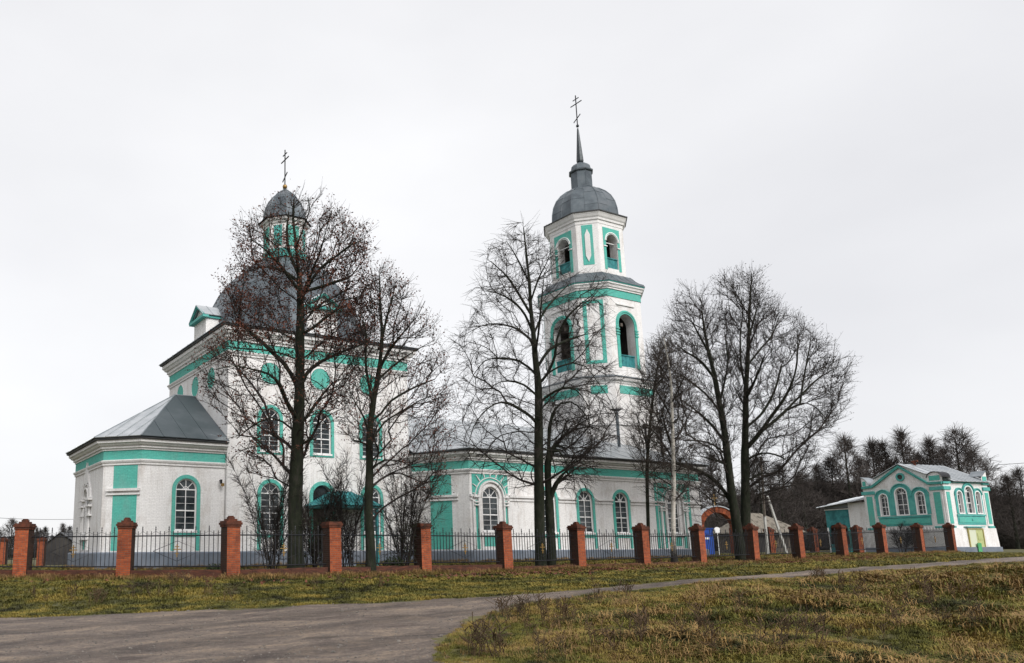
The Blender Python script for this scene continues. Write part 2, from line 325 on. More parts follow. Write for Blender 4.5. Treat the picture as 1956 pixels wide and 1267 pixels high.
def frusta(P0,P1,R0,R1,n=3):
    D=P1-P0; Ln=np.linalg.norm(D,axis=1,keepdims=True)+1e-9; D=D/Ln
    ref=np.where(np.abs(D[:,2:3])<.9,np.array([[0,0,1.]]),np.array([[1.,0,0]]))
    X=np.cross(D,ref); X/=np.linalg.norm(X,axis=1,keepdims=True)+1e-9; Y=np.cross(X,D)
    A=np.arange(n)*2*np.pi/n; ca=np.cos(A)[None,:,None]; sa=np.sin(A)[None,:,None]
    ringd=X[:,None,:]*ca+Y[:,None,:]*sa
    V0=P0[:,None,:]+ringd*R0[:,None,None]; V1=P1[:,None,:]+ringd*R1[:,None,None]
    V=np.concatenate([V0,V1],1).reshape(-1,3); b=(np.arange(len(P0))*2*n)[:,None,None]
    k=np.arange(n); l=(k+1)%n; q=np.stack([k,l,l+n,k+n],1)[None]
    return V,(b+q).reshape(-1,4)
# ------------------------------------------------------------ walls with arched openings
def wall_face(mb,fr,u0,u1,z0,z1,ops=(),rec=.28,mi=0,seg=12,o=0,flip=False,bottom=True):
    """ops: (centre u, width, sill z, springing z); semicircular heads; reveals run rec into the wall"""
    def Q(a,b,c,d): mb.quad(*( (d,c,b,a) if flip else (a,b,c,d) ),mi)
    cur=u0
    for uc,wd,zb,zs in sorted(ops):
        a,b=uc-wd/2,uc+wd/2; r=wd/2
        if a>cur: Q(fr(cur,o,z0),fr(a,o,z0),fr(a,o,z1),fr(cur,o,z1))
        if zb>z0: Q(fr(a,o,z0),fr(b,o,z0),fr(b,o,zb),fr(a,o,zb))
        pts=[(uc-r*math.cos(math.pi*i/seg),zs+r*math.sin(math.pi*i/seg)) for i in range(seg+1)]
        for (x0,y0),(x1,y1) in zip(pts,pts[1:]): Q(fr(x0,o,y0),fr(x1,o,y1),fr(x1,o,z1),fr(x0,o,z1))
        if rec:
            out=[(a,zb)]+pts+[(b,zb)]
            for (x0,y0),(x1,y1) in zip(out,out[1:]): mb.quad(fr(x0,o,y0),fr(x0,o-rec,y0),fr(x1,o-rec,y1),fr(x1,o,y1),mi)
            if bottom: mb.quad(fr(a,o,zb),fr(b,o,zb),fr(b,o-rec,zb),fr(a,o-rec,zb),mi)
        cur=b
    if cur<u1: Q(fr(cur,o,z0),fr(u1,o,z0),fr(u1,o,z1),fr(cur,o,z1))
PANES={}
def window(parent,fr,uc,wd,zb,zt,rows=6,sur=.22,legs=None,apron=None,depth=.11,smat=None,sillw=True,fan=4,cols=2,frw=.07,label=None,name='window'):
    """arched window: painted frame, separate panes, coloured surround; built in its own space at the foot of the opening"""
    r=wd/2; H=zt-zb; hs=H-r; f=MB(); d0,d1=-.03,.04; frw=frw*.8
    f.fbox(LOC,-r,-r+frw,d0,d1,0,hs); f.fbox(LOC,r-frw,r,d0,d1,0,hs); f.archband(LOC,0,hs,r-frw,r,d0,d1)
    f.fbox(LOC,-r+frw,r-frw,d0,d1+.004,0,frw*.9)
    f.fbox(LOC,-r+frw,r-frw,d0,d1+.006,hs-frw*.5,hs+frw*.5)          # transom
    zm=hs*.48 if rows>3 else None; m2=.015
    if zm: f.fbox(LOC,-r+frw,r-frw,d0,d1+.006,zm-.03,zm+.03)
    for c in range(1,cols):
        x=-r+wd*c/cols; f.fbox(LOC,x-.02,x+.02,d0,d1+.003,frw*.9,hs-frw*.5)
    zs_=[frw*.9]
    if zm:
        h=rows//2
        zs_=[frw*.9+(zm-.03-frw*.9)*i/h for i in range(h)]+[zm-.03]; z2=[zm+.03+(hs-frw*.5-zm-.03)*i/(rows-h) for i in range(rows-h)]+[hs-frw*.5]
        cells=list(zip(zs_,zs_[1:]))+list(zip(z2,z2[1:]))
        for z in zs_[1:-1]+z2[1:-1]: f.fbox(LOC,-r+frw,r-frw,d0+.01,d1-.012,z-m2/2,z+m2/2)
    else:
        zl=[frw*.9+(hs-frw*1.4)*i/rows for i in range(rows+1)]; cells=list(zip(zl,zl[1:]))
        for z in zl[1:-1]: f.fbox(LOC,-r+frw,r-frw,d0+.01,d1-.012,z-m2/2,z+m2/2)
    rr=r-frw
    for i in range(1,fan):
        a=math.pi*i/fan; x,z=math.cos(a)*rr,math.sin(a)*rr
        nx,nz=-math.sin(a)*.015,math.cos(a)*.015; v=[]
        for y in (-d1+.01,-d0-.01): v+=[(nx,y,hs+nz),(x+nx,y,hs+z+nz),(x-nx,y,hs+z-nz),(-nx,y,hs-nz)]
        f.add(v,[(0,1,2,3),(7,6,5,4),(0,4,5,1),(1,5,6,2),(2,6,7,3),(3,7,4,0)])
    if rr>.35: f.archband(LOC,0,hs,rr*.28,rr*.28+.03,d0+.01,d1-.008,seg=8)
    key=(round(wd,3),round(H,3),rows,cols,fan)
    if key not in PANES:
        W=f.mesh('window_frame',MFR); ps=[]
        for za,zc in cells:
            for c in range(cols):
                xa=max(-r+frw,-r+wd*c/cols); xb=min(r-frw,-r+wd*(c+1)/cols); j=RNG.uniform(-.006,.006,4)
                q=MB(); q.add([(xa,j[0],za),(xb,j[1],za),(xb,j[2],zc),(xa,j[3],zc)],[(0,1,2,3)]); ps.append(q.mesh('pane',MGL))
        for i in range(fan):
            a0,a1=math.pi*i/fan,math.pi*(i+1)/fan; q=MB()
            v=[(0,0,hs)]+[(math.cos(a)*rr,.002*i,hs+math.sin(a)*rr) for a in np.linspace(a0,a1,5)]
            q.add(v,[tuple(reversed(range(6)))]); ps.append(q.mesh('pane',MGL))
        PANES[key]=(W,ps)
    W,ps=PANES[key]
    o=bpy.data.objects.new(name,W); COL.objects.link(o); o.parent=parent
    p=fr(uc,-depth,zb); L0=parent.location; o.location=(p[0]-L0[0],p[1]-L0[1],p[2]-L0[2]); o.rotation_euler=(0,0,fr.ang-parent.rotation_euler[2])
    if label: o['label']=label
    for q in ps:
        c=bpy.data.objects.new('pane',q); COL.objects.link(c); c.parent=o
    if sur:
        s=MB(); o1=depth+.05; lg=(legs-zb) if legs is not None else -sur*.9
        s.archband(LOC,0,hs,r+.01,r+sur,depth-.02,o1,seg=18)
        s.fbox(LOC,-r-sur,-r-.01,depth-.02,o1,lg,hs); s.fbox(LOC,r+.01,r+sur,depth-.02,o1,lg,hs)
        if legs is None: s.fbox(LOC,-r-.01,r+.01,depth-.02,o1,-sur*.9,-.02)
        else: s.fbox(LOC,-r-.01,r+.01,depth-.02,o1,-sur-.12,-.14)
        c=part('surround',s,smat or MT,o,org=(0,0,0))
    if sillw:
        s=MB(); s.fbox(LOC,-r-.05,r+.05,0,depth+.09,-.10 if legs is None else -.13,0 if legs is None else -.005); part('sill',s,MFR,o,org=(0,0,0))
    return o
def clip(poly,a,b,c,keep):
    """clip 2D polygon to a*x+b*y>=c (keep=1) or <=c"""
    out=[]; n=len(poly)
    for i in range(n):
        p,q=poly[i],poly[(i+1)%n]; dp=(a*p[0]+b*p[1]-c)*keep; dq=(a*q[0]+b*q[1]-c)*keep
        if dp>=0: out.append(p)
        if (dp>0 and dq<0) or (dp<0 and dq>0):
            t=dp/(dp-dq); out.append((p[0]+(q[0]-p[0])*t,p[1]+(q[1]-p[1])*t))
    return out
def roof_plane(roof,poly,width,m,thick=.03,seam=.045,phase=.5,eave=None):
    """standing-seam sheets: the planar polygon (CCW from outside) is cut into strips running up the slope, every strip an object"""
    P=[np.array(p,float) for p in poly]; n=np.zeros(3)
    for i in range(len(P)): n+=np.cross(P[i],P[(i+1)%len(P)])
    n/=np.linalg.norm(n)
    if n[2]<0: P=P[::-1]; n=-n
    h=np.cross([0,0,1.],n); h=h/np.linalg.norm(h) if np.linalg.norm(h)>1e-5 else np.array([1.,0,0]); s=np.cross(n,h); O=P[0]
    Q=[((p-O)@h,(p-O)@s) for p in P]; lo=min(q[0] for q in Q); hi=max(q[0] for q in Q)
    k=max(1,round((hi-lo)/width)); org=tuple(roof.parent.location)
    for i in range(k):
        a=lo+(hi-lo)*i/k; b=lo+(hi-lo)*(i+1)/k; c=clip(Q,1,0,a,1); c=clip(c,1,0,b,-1) if c else c
        if len(c)<3: continue
        mb=MB(); j=RNG.uniform(.0,.012)
        top=[O+h*x+s*y+n*(thick+j) for x,y in c]; bot=[O+h*x+s*y for x,y in c]; m_=len(c)
        mb.add(top+bot,[tuple(range(m_)),tuple(reversed(range(m_,2*m_)))]+[(q,q+m_,(q+1)%m_+m_,(q+1)%m_) for q in range(m_)])
        ed=[(x,y) for x,y in c if abs(x-b)<1e-6]
        if len(ed)>=2 and i<k-1:
            y0,y1=min(e[1] for e in ed),max(e[1] for e in ed)
            if y1-y0>.1:
                A=[O+h*(b+dx)+s*y+n*dz for dx,y,dz in ((-.02,y0,thick),(.02,y0,thick),(.02,y1,thick),(-.02,y1,thick),(-.015,y0,thick+seam),(.015,y0,thick+seam),(.015,y1,thick+seam),(-.015,y1,thick+seam))]
                mb.add(A,[(0,1,2,3),(4,7,6,5),(0,4,5,1),(1,5,6,2),(2,6,7,3),(3,7,4,0)])
        part('roof_panel',mb,m,roof,org=org)
# ============================================================ THE CHURCH
AY=44.5                                    # axis of the church runs along +X at this Y
church=thing('church','large whitewashed church with turquoise trim, grey domed main block and tall bell tower','church',(21.3,AY,.8))
def P_(name,mb,m,**k): return part(name,mb,m,church,**k)
main=[(15.5,39.3),(27.2,39.3),(27.2,49.7),(15.5,49.7)]
apse=[(9.44,41.04),(10.98,39.5),(15.49,39.5),(15.49,49.5),(10.98,49.5),(9.44,47.96)]
refe=[(27.3,39.2),(29.09,36.09),(49.2,36.09),(49.2,52.9),(29.09,52.9),(27.3,49.8)]
def faces(poly): return [Fr(poly[i],poly[(i+1)%len(poly)]) for i in range(len(poly))]
# ---- main block walls
w=MB(); fs=faces(main)
u=lambda X: X-15.5
lowS=[(u(18.05),1.14,2.75,4.78),(u(24.5),1.14,2.75,4.74)]; doorS=(u(21.24),1.2,1.9,4.72)
upS=[(u(X),1.15,7.1,8.87) for X in (18.0,21.24,24.5)]
wall_face(w,fs[0],0,11.7,.2,6.2,lowS+[doorS],rec=.3); wall_face(w,fs[0],0,11.7,6.2,13.1,upS,rec=.16)
for k in (1,2,3): wall_face(w,fs[k],0,fs[k].L,.2,13.1)
P_('main_wall',w,MW)
for a in lowS: window(church,fs[0],a[0],a[1],a[2],a[3]+a[1]/2,6,sur=.2,legs=1.75)
for a in upS: window(church,fs[0],a[0],a[1],a[2],a[3]+a[1]/2,6,sur=.2)
# blind round panels
for fr,us in ((fs[0],[u(18.0),u(21.15),u(24.4)]),(fs[3],[49.7-47.4,49.7-44.6,49.7-41.9])):
    for c in us:
        d=MB(); d.archband(fr,c,11.42,0.0,.62,-.02,.012,0,360,28); P_('round_panel',d,MT)
        d=MB(); d.archband(fr,c,11.42,.62,.68,-.02,.035,0,360,28); P_('round_moulding',d,MWT)
# doorway with arched fanlight and canopy
d=MB(); fr=fs[0]; uc=doorS[0]
d.archband(fr,uc,4.72,.61,.82,-.02,.06,seg=18); d.fbox(fr,uc-.82,uc-.61,-.02,.06,1.7,4.72); d.fbox(fr,uc+.61,uc+.82,-.02,.06,1.7,4.72); P_('door_surround',d,MT)
d=MB(); d.fbox(fr,uc-.6,uc+.6,-.35,-.25,1.0,4.1); 
for k in (-.3,.02): d.fbox(fr,uc+k-.2,uc+k+.25,-.25,-.22,1.3,2.4); d.fbox(fr,uc+k-.2,uc+k+.25,-.25,-.22,2.6,3.8)
door=P_('door',d,MWD); d=MB(); d.fbox(fr,uc-.1,uc-.06,-.22,-.15,2.3,2.6); sub('handle',d,MIR,door)
d=MB(); d.archband(fr,uc,4.72,0,.6,-.28,-.24,seg=14); d.fbox(fr,uc-.6,uc+.6,-.28,-.24,4.1,4.72); P_('fanlight',d,MGL)
can=P_('canopy',MB().fbox(fr,4.75,8.25,.0,2.1,4.0,4.1),MTB)
uu=(4.65,8.35); c=MB()
for a,b,cc,dd in (((4.65,2.2,4.1),(8.35,2.2,4.1),(6.9,.9,4.85),(5.9,.9,4.85)),):
    pass
A=lambda u_,o_,z_: fr(u_,o_,z_)
roofp=[[A(4.6,2.2,4.1),A(8.4,2.2,4.1),A(6.9,1.1,4.9),A(6.1,1.1,4.9)],[A(8.4,2.2,4.1),A(8.4,.02,4.1),A(6.9,.02,4.9),A(6.9,1.1,4.9)],[A(4.6,.02,4.1),A(4.6,2.2,4.1),A(6.1,1.1,4.9),A(6.1,.02,4.9)],[A(6.1,1.1,4.9),A(6.9,1.1,4.9),A(6.9,.02,4.9),A(6.1,.02,4.9)]]
for p in roofp: roof_plane(can,p,.55,MTB)
for x in (4.9,8.1):
    sub('post',MB().fbox(fr,x-.07,x+.07,1.9,2.04,.7,4.0),MTB,can)
sub('brace',MB().tube([A(4.9,1.97,3.5),A(5.5,1.97,4.0)],.04),MTB,can); sub('brace',MB().tube([A(8.1,1.97,3.5),A(7.5,1.97,4.0)],.04),MTB,can)
P_('porch_step',MB().fbox(fr,5.2,7.0,.02,1.5,.7,1.05).fbox(fr,5.3,6.9,.02,1.1,1.05,1.3),MPL)
# ---- apse
w=MB(); fa=faces(apse)
wall_face(w,fa[0],0,fa[0].L,.2,6.8); wall_face(w,fa[1],0,fa[1].L,.2,6.8,[(13.37-10.98,1.12,2.78,4.85)],rec=.16)
for k in (3,4): wall_face(w,fa[k],0,fa[k].L,.2,6.8)
wall_face(w,fa[5],0,fa[5].L,.2,6.8,[(3.46,.9,2.7,4.6)],rec=.16)
P_('apse_wall',w,MW)
window(church,fa[1],13.37-10.98,1.12,2.78,5.41,6,sur=.2,legs=1.75)
window(church,fa[5],3.46,.9,2.7,5.05,6,sur=0)
# ---- refectory (long low nave)
fn=faces(refe); w=MB(); un=lambda X: X-29.09
pl=[(un(X),1.18,2.74,4.72) for X in (35.1,38.22,41.42)]; dec=[(un(30.62),1.2,2.78,4.7),(un(46.4),1.1,2.78,4.75)]
wall_face(w,fn[0],0,fn[0].L,.2,6.8); wall_face(w,fn[1],0,fn[1].L,.2,6.8,pl+dec,rec=.16)
for k in (2,3,4,5): wall_face(w,fn[k],0,fn[k].L,.2,6.8)
P_('nave_wall',w,MW)
for a in pl: window(church,fn[1],a[0],a[1],a[2],a[3]+a[1]/2,6,sur=.2,legs=1.75)
for a in dec: window(church,fn[1],a[0],a[1],a[2],a[3]+a[1]/2,6,sur=0)
def bay(fr,uc,wd,zs,half,wz0=2.78,small=False):
    """decorated window bay: turquoise field, white arches, rays, little columns and apron"""
    r=wd/2; ri=r+.28; m=MB()
    m.fbox(fr,uc-half,uc-ri-.002,-.01,.012,1.75,4.53); m.fbox(fr,uc+ri+.002,uc+half,-.01,.012,1.75,4.53)
    seg=14; pts=[(uc-ri*math.cos(math.pi*i/seg),max(zs,4.53)+ri*math.sin(math.pi*i/seg)) for i in range(seg+1)]
    for x0,x1 in ((uc-half,uc-ri),(uc+ri,uc+half)): m.fbox(fr,x0,x1,-.01,.012,4.86,6.36)
    for (a,b),(c_,d_) in zip(pts,pts[1:]):
        m.add([fr(a,.012,b),fr(c_,.012,d_),fr(c_,.012,6.36),fr(a,.012,6.36)],[(0,1,2,3)])
    m.fbox(fr,uc-.6,uc+.6,-.01,.012,1.9,2.5); P_('bay_field',m,MT)
    m=MB(); m.archband(fr,uc,zs,ri-.0,ri+.1,-.01,.12,seg=18); m.archband(fr,uc,zs,r+.02,r+.1,-.01,.06,seg=18)
    m.archband(fr,uc,zs,ri+.24,ri+.29,-.01,.06,seg=18)
    for s in (-1,1):
        for k in ((ri,.1,.14),):
            m.fbox(fr,uc+s*k[0]-(.1 if s<0 else 0),uc+s*k[0]+(.1 if s>0 else 0),-.01,k[2],2.6,zs)
        a,b=sorted((uc+s*(ri+.32),uc+s*(ri+.5))); m.fbox(fr,a,b,-.01,.10,1.75,4.53)
        for zz0,zz1 in ((4.2,4.28),(4.38,4.46),(zs-.02,zs+.06)):
            a,b=sorted((uc+s*(ri-.02),uc+s*(half-.02))); m.fbox(fr,a,b,-.01,.165,zz0,zz1)
    m.fbox(fr,uc-ri-.1,uc+ri+.1,-.01,.13,2.52,2.62); P_('bay_moulding',m,MWT)
    n=9
    for i in range(n):
        a=math.pi*(i+.5)/n; c_,s_=math.cos(a),math.sin(a); q0,q1=ri+.33,ri+.33+min(.42,(half-ri)*1.2); q1=min(q1,(half-.03)/max(abs(c_),1e-3),(6.32-zs)/max(s_,1e-3))
        if q1-q0<.08: continue
        t=MB(); h=.035; v=[]
        for o in (-.01,.07):
            v+=[fr(uc+c_*q0-s_*h,o,zs+s_*q0+c_*h),fr(uc+c_*q0+s_*h,o,zs+s_*q0-c_*h),fr(uc+c_*q1+s_*h*.4,o,zs+s_*q1-c_*h*.4),fr(uc+c_*q1-s_*h*.4,o,zs+s_*q1+c_*h*.4)]
        t.add(v,[(0,1,2,3),(4,7,6,5),(0,4,5,1),(1,5,6,2),(2,6,7,3),(3,7,4,0)]); P_('ray',t,MWT)
bay(fn[1],un(30.62),1.2,4.7,1.33); bay(fn[1],un(46.4),1.1,4.75,1.45)
for X in (44.75,48.05): P_('bay_field',MB().fbox(fn[1],un(X)-.11,un(X)+.11,-.01,.03,1.75,6.04),MT)
# apse east face: tall blind niche with keel-shaped gable
fr=fa[5]; m=MB(); uc=3.46
for r in (.55,.78,.98): m.archband(fr,uc,4.6,r-.05,r+.03,-.01,.14-.04*(r>.6),seg=16)
for s in (-1,1):
    for k in (.55,.9): m.tube([fr(uc+s*k,.06,1.8),fr(uc+s*k,.06,4.1)],.06,8)
    a,b=sorted((uc+s*.45,uc+s*1.25)); m.fbox(fr,a,b,-.01,.2,4.1,4.2); m.fbox(fr,a,b,-.01,.24,4.45,4.56); m.fbox(fr,a,b,-.01,.16,3.6,3.68)
m.fbox(fr,uc-1,uc+1,-.01,.2,2.35,2.45)
m.add([fr(uc-.5,.1,5.4),fr(uc+.5,.1,5.4),fr(uc,.14,6.55)],[(0,1,2)]); m.add([fr(uc-.5,.1,5.4),fr(uc,.14,6.55),fr(uc,-.01,6.55),fr(uc-.5,-.01,5.4)],[(0,1,2,3)]); m.add([fr(uc+.5,.1,5.4),fr(uc+.5,-.01,5.4),fr(uc,-.01,6.55),fr(uc,.14,6.55)],[(0,1,2,3)])
P_('niche_moulding',m,MWT)
P_('niche_field',MB().fbox(fr,uc-.35,uc+.35,-.01,.03,1.85,2.3),MT)
# chamfer panels (two turquoise fields divided by a white belt)
for fr,u0_,u1_ in ((fa[0],.62,1.98),(fn[0],1.15,2.5)):
    P_('chamfer_panel',MB().fbox(fr,u0_,u1_,-.01,.015,1.75,4.52),MT); P_('chamfer_panel',MB().fbox(fr,u0_,u1_,-.01,.015,4.86,6.03),MT)
    m=MB(); m.fbox(fr,max(0,u0_-.35),min(fr.L,u1_+.4),-.01,.14,4.72,4.85); m.fbox(fr,max(0,u0_-.35),min(fr.L,u1_+.4),-.01,.09,4.53,4.62); P_('belt',m,MWT)
# nave belt between windows
cuts=sorted([(a[0]-a[1]/2-.2,a[0]+a[1]/2+.2) for a in pl]+[(un(30.62)-1.36,un(30.62)+1.36),(un(46.4)-1.36,un(46.4)+1.36)]); c0=.0
for a,b in cuts+[(fn[1].L,0)]:
    if a-c0>.05:
        m=MB(); m.fbox(fn[1],c0,a-.01,-.01,.12,4.72,4.85); m.fbox(fn[1],c0,a-.01,-.01,.07,4.53,4.62); P_('belt',m,MWT)
    c0=b+.01
# ---- plinths, friezes, cornices
apo=[apse[5],apse[0],apse[1],(15.49,39.5)]; apo=[(15.49,49.5),(10.98,49.5)]+apo
rfo=refe[5:]+refe[:5]; rfo=[refe[0],refe[1],refe[2],refe[3],refe[4],refe[5]]
def plinth(poly,close,z1=1.69): P_('plinth',MB().ring(poly,[(.22,-.3),(.22,z1-.06),(.14,z1),(-.05,z1)],close=close),MPL)
plinth(main,True,1.7); plinth(apo,False); plinth(refe,False)
def belts(poly,close,z): # z: ledge0, ledge1, frieze top, cornice top
    a,b,c,d=z
    P_('ledge',MB().ring(poly,[(-.02,a),(.06,a),(.06,a+.11),(.10,a+.12),(.14,a+.2),(.14,b-.04),(.02,b),(-.02,b)],close=close),MWT)
    P_('frieze',MB().ring(poly,[(-.01,b+.001),(.025,b+.001),(.025,c),(-.01,c)],close=close),MT)
    h=d-c
    P_('cornice',MB().ring(poly,[(-.02,c),(.08,c),(.08,c+h*.16),(.17,c+h*.2),(.17,c+h*.40),(.27,c+h*.46),(.34,c+h*.62),(.42,c+h*.7),(.42,c+h*.97),(-.1,c+h*.97)],close=close),MWT)
    P_('eave_edge',MB().ring(poly,[(-.1,d-.005),(.52,d-.005),(.56,d+.06),(.45,d+.085),(-.1,d+.085)],close=close),MEV)
belts(main,True,(12.22,12.50,13.05,13.78)); belts(apo,False,(6.05,6.33,6.80,7.32)); belts(refe,False,(6.05,6.33,6.80,7.32))
# ---- apse roof
rf=P_('apse_roof',MB().poly([(9.0,AY-3,7.35),(15.4,AY-3,7.35),(15.4,AY+3,7.35),(9.0,AY+3,7.35)]),MRD)
ap=offs(apse,.58); z0,zt=7.42,10.75; T=(14.2,AY,zt); Wr=(15.48,AY,zt)
E3=lambda p,z=z0:(p[0],p[1],z)
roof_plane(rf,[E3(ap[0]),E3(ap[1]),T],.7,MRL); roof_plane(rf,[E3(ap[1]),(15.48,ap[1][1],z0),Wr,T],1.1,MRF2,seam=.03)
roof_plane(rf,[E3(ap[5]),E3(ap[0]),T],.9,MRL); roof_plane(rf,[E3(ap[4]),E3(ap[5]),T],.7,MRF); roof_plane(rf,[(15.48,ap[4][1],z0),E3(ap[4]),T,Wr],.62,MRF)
m=MB()
for p in (ap[0],ap[1],ap[4],ap[5]): m.tube([(p[0],p[1],z0+.03),(T[0],T[1],zt+.05)],.04,6)
m.tube([(T[0],T[1],zt+.05),(15.48,AY,zt+.05)],.05,6); sub('ridge_cap',m,MRF,rf)
# ---- nave roof
rf=P_('nave_roof',MB().poly([(28,40,7.36),(48.5,40,7.36),(48.5,50,7.36),(28,50,7.36)]),MRD)
rp=offs(refe,.58); zt=10.75; R0=(27.25,AY,zt); R1=(31.2,AY,zt); R2=(46.0,AY,zt)
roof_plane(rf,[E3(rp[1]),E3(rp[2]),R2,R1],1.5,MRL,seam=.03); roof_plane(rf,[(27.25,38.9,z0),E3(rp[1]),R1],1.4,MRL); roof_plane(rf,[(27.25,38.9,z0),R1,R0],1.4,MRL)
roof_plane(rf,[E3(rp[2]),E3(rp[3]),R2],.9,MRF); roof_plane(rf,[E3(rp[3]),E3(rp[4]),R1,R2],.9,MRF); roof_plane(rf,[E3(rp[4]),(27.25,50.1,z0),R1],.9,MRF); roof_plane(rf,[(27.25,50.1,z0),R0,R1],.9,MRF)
m=MB(); m.tube([R0,R2],.05); m.tube([E3(rp[1],z0+.03),R1],.04); m.tube([E3(rp[2],z0+.03),R2],.04); sub('ridge_cap',m,MRF,rf)
# ---- main block roof skirt, dome, dormers
DC=(21.35,AY)
mp_=offs(main,.6); zs=13.87
rf=P_('main_roof',MB().poly([(15.6,39.4,13.84),(27.1,39.4,13.84),(27.1,49.6,13.84),(15.6,49.6,13.84)]),MRD)
top=(DC[0],DC[1],15.9)
for i in range(4): roof_plane(rf,[E3(mp_[i],zs),E3(mp_[(i+1)%4],zs),(DC[0],DC[1],15.6)],1.0,MRF)
# dome: eight curved sides
prof=[(5.15,13.95),(5.15,14.9),(5.02,15.9),(4.72,16.8),(4.22,17.8),(3.55,18.7),(2.75,19.4),(1.95,19.9),(1.35,20.15)]
dome=P_('dome',MB().lathe(DC[0],DC[1],[(r-.05,z-.02) for r,z in prof],8,rot=math.pi/8),MRD)
def gores(dome,cx,cy,prof,n,mats,k=1,sx=1,sy=1,rot=None,rib=.035,rows=1):
    rot=math.pi/n if rot is None else rot; org=tuple(dome.parent.location)
    for i in range(n):
        a0=2*math.pi*i/n+rot; a1=2*math.pi*(i+1)/n+rot
        for q in range(k):
            f0,f1=q/k,(q+1)/k; mb=MB(); j=RNG.uniform(0,.015)
            L_=[]
            for r,z in prof:
                p0=np.array([cx+(r+j)*math.cos(a0)*sx,cy+(r+j)*math.sin(a0)*sy,z]); p1=np.array([cx+(r+j)*math.cos(a1)*sx,cy+(r+j)*math.sin(a1)*sy,z])
                L_.append((p0+(p1-p0)*f0,p0+(p1-p0)*f1))
            for (a,b),(c,d) in zip(L_,L_[1:]): mb.quad(a,b,d,c)
            mb.tube([l[0] for l in L_],rib*(1.3 if q==0 else .8),4,cap=False)
            for r_ in range(1+(i+q)%2,len(L_)-1,2): mb.tube([L_[r_][0],L_[r_][1]],rib*.5,3,cap=False)
            part('dome_panel',mb,mats[i%len(mats)],dome,org=org)
gores(dome,DC[0],DC[1],prof,8,[MRD],k=3)
def dormer(fr,uc,o,z0,wd,ht,dep):
    """small gabled dormer with white front"""
    m=MB(); h=wd/2
    m.fbox(fr,uc-h,uc+h,o-dep,o,z0,z0+ht)
    g=.62; m.add([fr(uc-h,o,z0+ht),fr(uc+h,o,z0+ht),fr(uc,o,z0+ht+g)],[(0,1,2)])
    d=P_('dormer',m,MW)
    m=MB(); ov=.22
    for s in (-1,1):
        a=[fr(uc+s*(h+ov),o+.3,z0+ht-.12),fr(uc+s*(h+ov),o-dep,z0+ht-.12),fr(uc,o-dep,z0+ht+g+.13),fr(uc,o+.3,z0+ht+g+.13)]
        roof_plane(d,a,.6,MRL)
        m.tube([fr(uc+s*(h+ov),o+.22,z0+ht-.14),fr(uc,o+.22,z0+ht+g+.05)],.085,4)
    m.fbox(fr,uc-h-ov,uc+h+ov,o-.1,o+.28,z0+ht-.26,z0+ht-.10); m.fbox(fr,uc-h-ov+.1,uc-h,o-dep,o-.1,z0+ht-.26,z0+ht-.12); m.fbox(fr,uc+h,uc+h+ov-.1,o-dep,o-.1,z0+ht-.26,z0+ht-.12)
    sub('pediment',m,MTD,d)
    sub('recess',MB().fbox(fr,uc-.42,uc+.42,o-.01,o+.02,z0+.35,z0+ht-.5),MWT,d)
dormer(fs[0],u(21.4),-.15,13.9,2.0,2.0,2.4); dormer(fs[3],49.7-44.9,-.3,13.9,2.1,1.95,2.4)
# ---- lantern on the dome
def octo(cx,cy,a,c):
    h=a-c/math.sqrt(2); return [(cx+x,cy+y) for x,y in ((-h,-a),(h,-a),(a,-h),(a,h),(h,a),(-h,a),(-a,h),(-a,-h))]
lo=octo(DC[0],DC[1],1.3,1.05)
P_('lantern_wall',MB().ring(lo,[(0,19.9),(0,22.7)]),MW)
P_('lantern_base',MB().ring(lo,[(-.05,20.15),(.16,20.15),(.18,20.35),(.05,20.5),(.05,20.75),(-.02,20.78)]),MTD)
for i,fr in enumerate(faces(lo)):
    if i%2==0: P_('lantern_panel',MB().fbox(fr,.18,fr.L-.18,-.01,.03,20.95,22.35),MT)
    else: P_('lantern_panel',MB().fbox(fr,.25,fr.L-.25,-.01,.025,20.95,22.35),MTD)
P_('lantern_cornice',MB().ring(lo,[(0,22.5),(.06,22.5),(.1,22.62),(.2,22.68),(.22,22.82),(-.1,22.84)]),MWT)
ld=[(1.78,22.86),(1.66,22.95),(1.42,23.15),(1.36,23.5),(1.28,23.95),(1.08,24.4),(.78,24.8),(.42,25.1),(.16,25.3),(.05,25.42)]
ldo=P_('lantern_dome',MB().lathe(DC[0],DC[1],[(max(r-.04,.01),z-.01) for r,z in ld],8,rot=math.pi/8),MRD); gores(ldo,DC[0],DC[1],ld,8,[MRD],rib=.025)
def cross(cx,cy,z0,h,name='cross',ball=.16,m=MIR):
    k=h/3.0
    b=MB().lathe(cx,cy,[(.01,z0-ball*2),(ball*.8,z0-ball*1.7),(ball,z0-ball),(ball*.8,z0-ball*.3),(.03,z0)],12); P_('ball',b,MGO if ball>.15 else MSP,smooth=True)
    c=MB(); r=.035*k; c.fbox(LOC,cx-r,cx+r,-cy-r,-cy+r,z0-.02,z0+h)
    X=Fr((cx,cy),(cx,cy-1))    # arms run across the axis of the church
    c.fbox(X,-.68*k,.68*k,-r*.9,r*.9,z0+h*.70,z0+h*.70+.07*k); c.fbox(X,-.36*k,.36*k,-r*.9,r*.9,z0+h*.86,z0+h*.86+.06*k)
    v=[]
    for o in (-r*.9,r*.9): v+=[X(-.42*k,o,z0+h*.12),X(.42*k,o,z0+h*.28),X(.42*k,o,z0+h*.28+.07*k),X(-.42*k,o,z0+h*.12+.07*k)]
    c.add(v,[(0,1,2,3),(4,7,6,5),(0,4,5,1),(1,5,6,2),(2,6,7,3),(3,7,4,0)])
    P_(name,c,m)
cross(DC[0],DC[1],25.75,2.5)
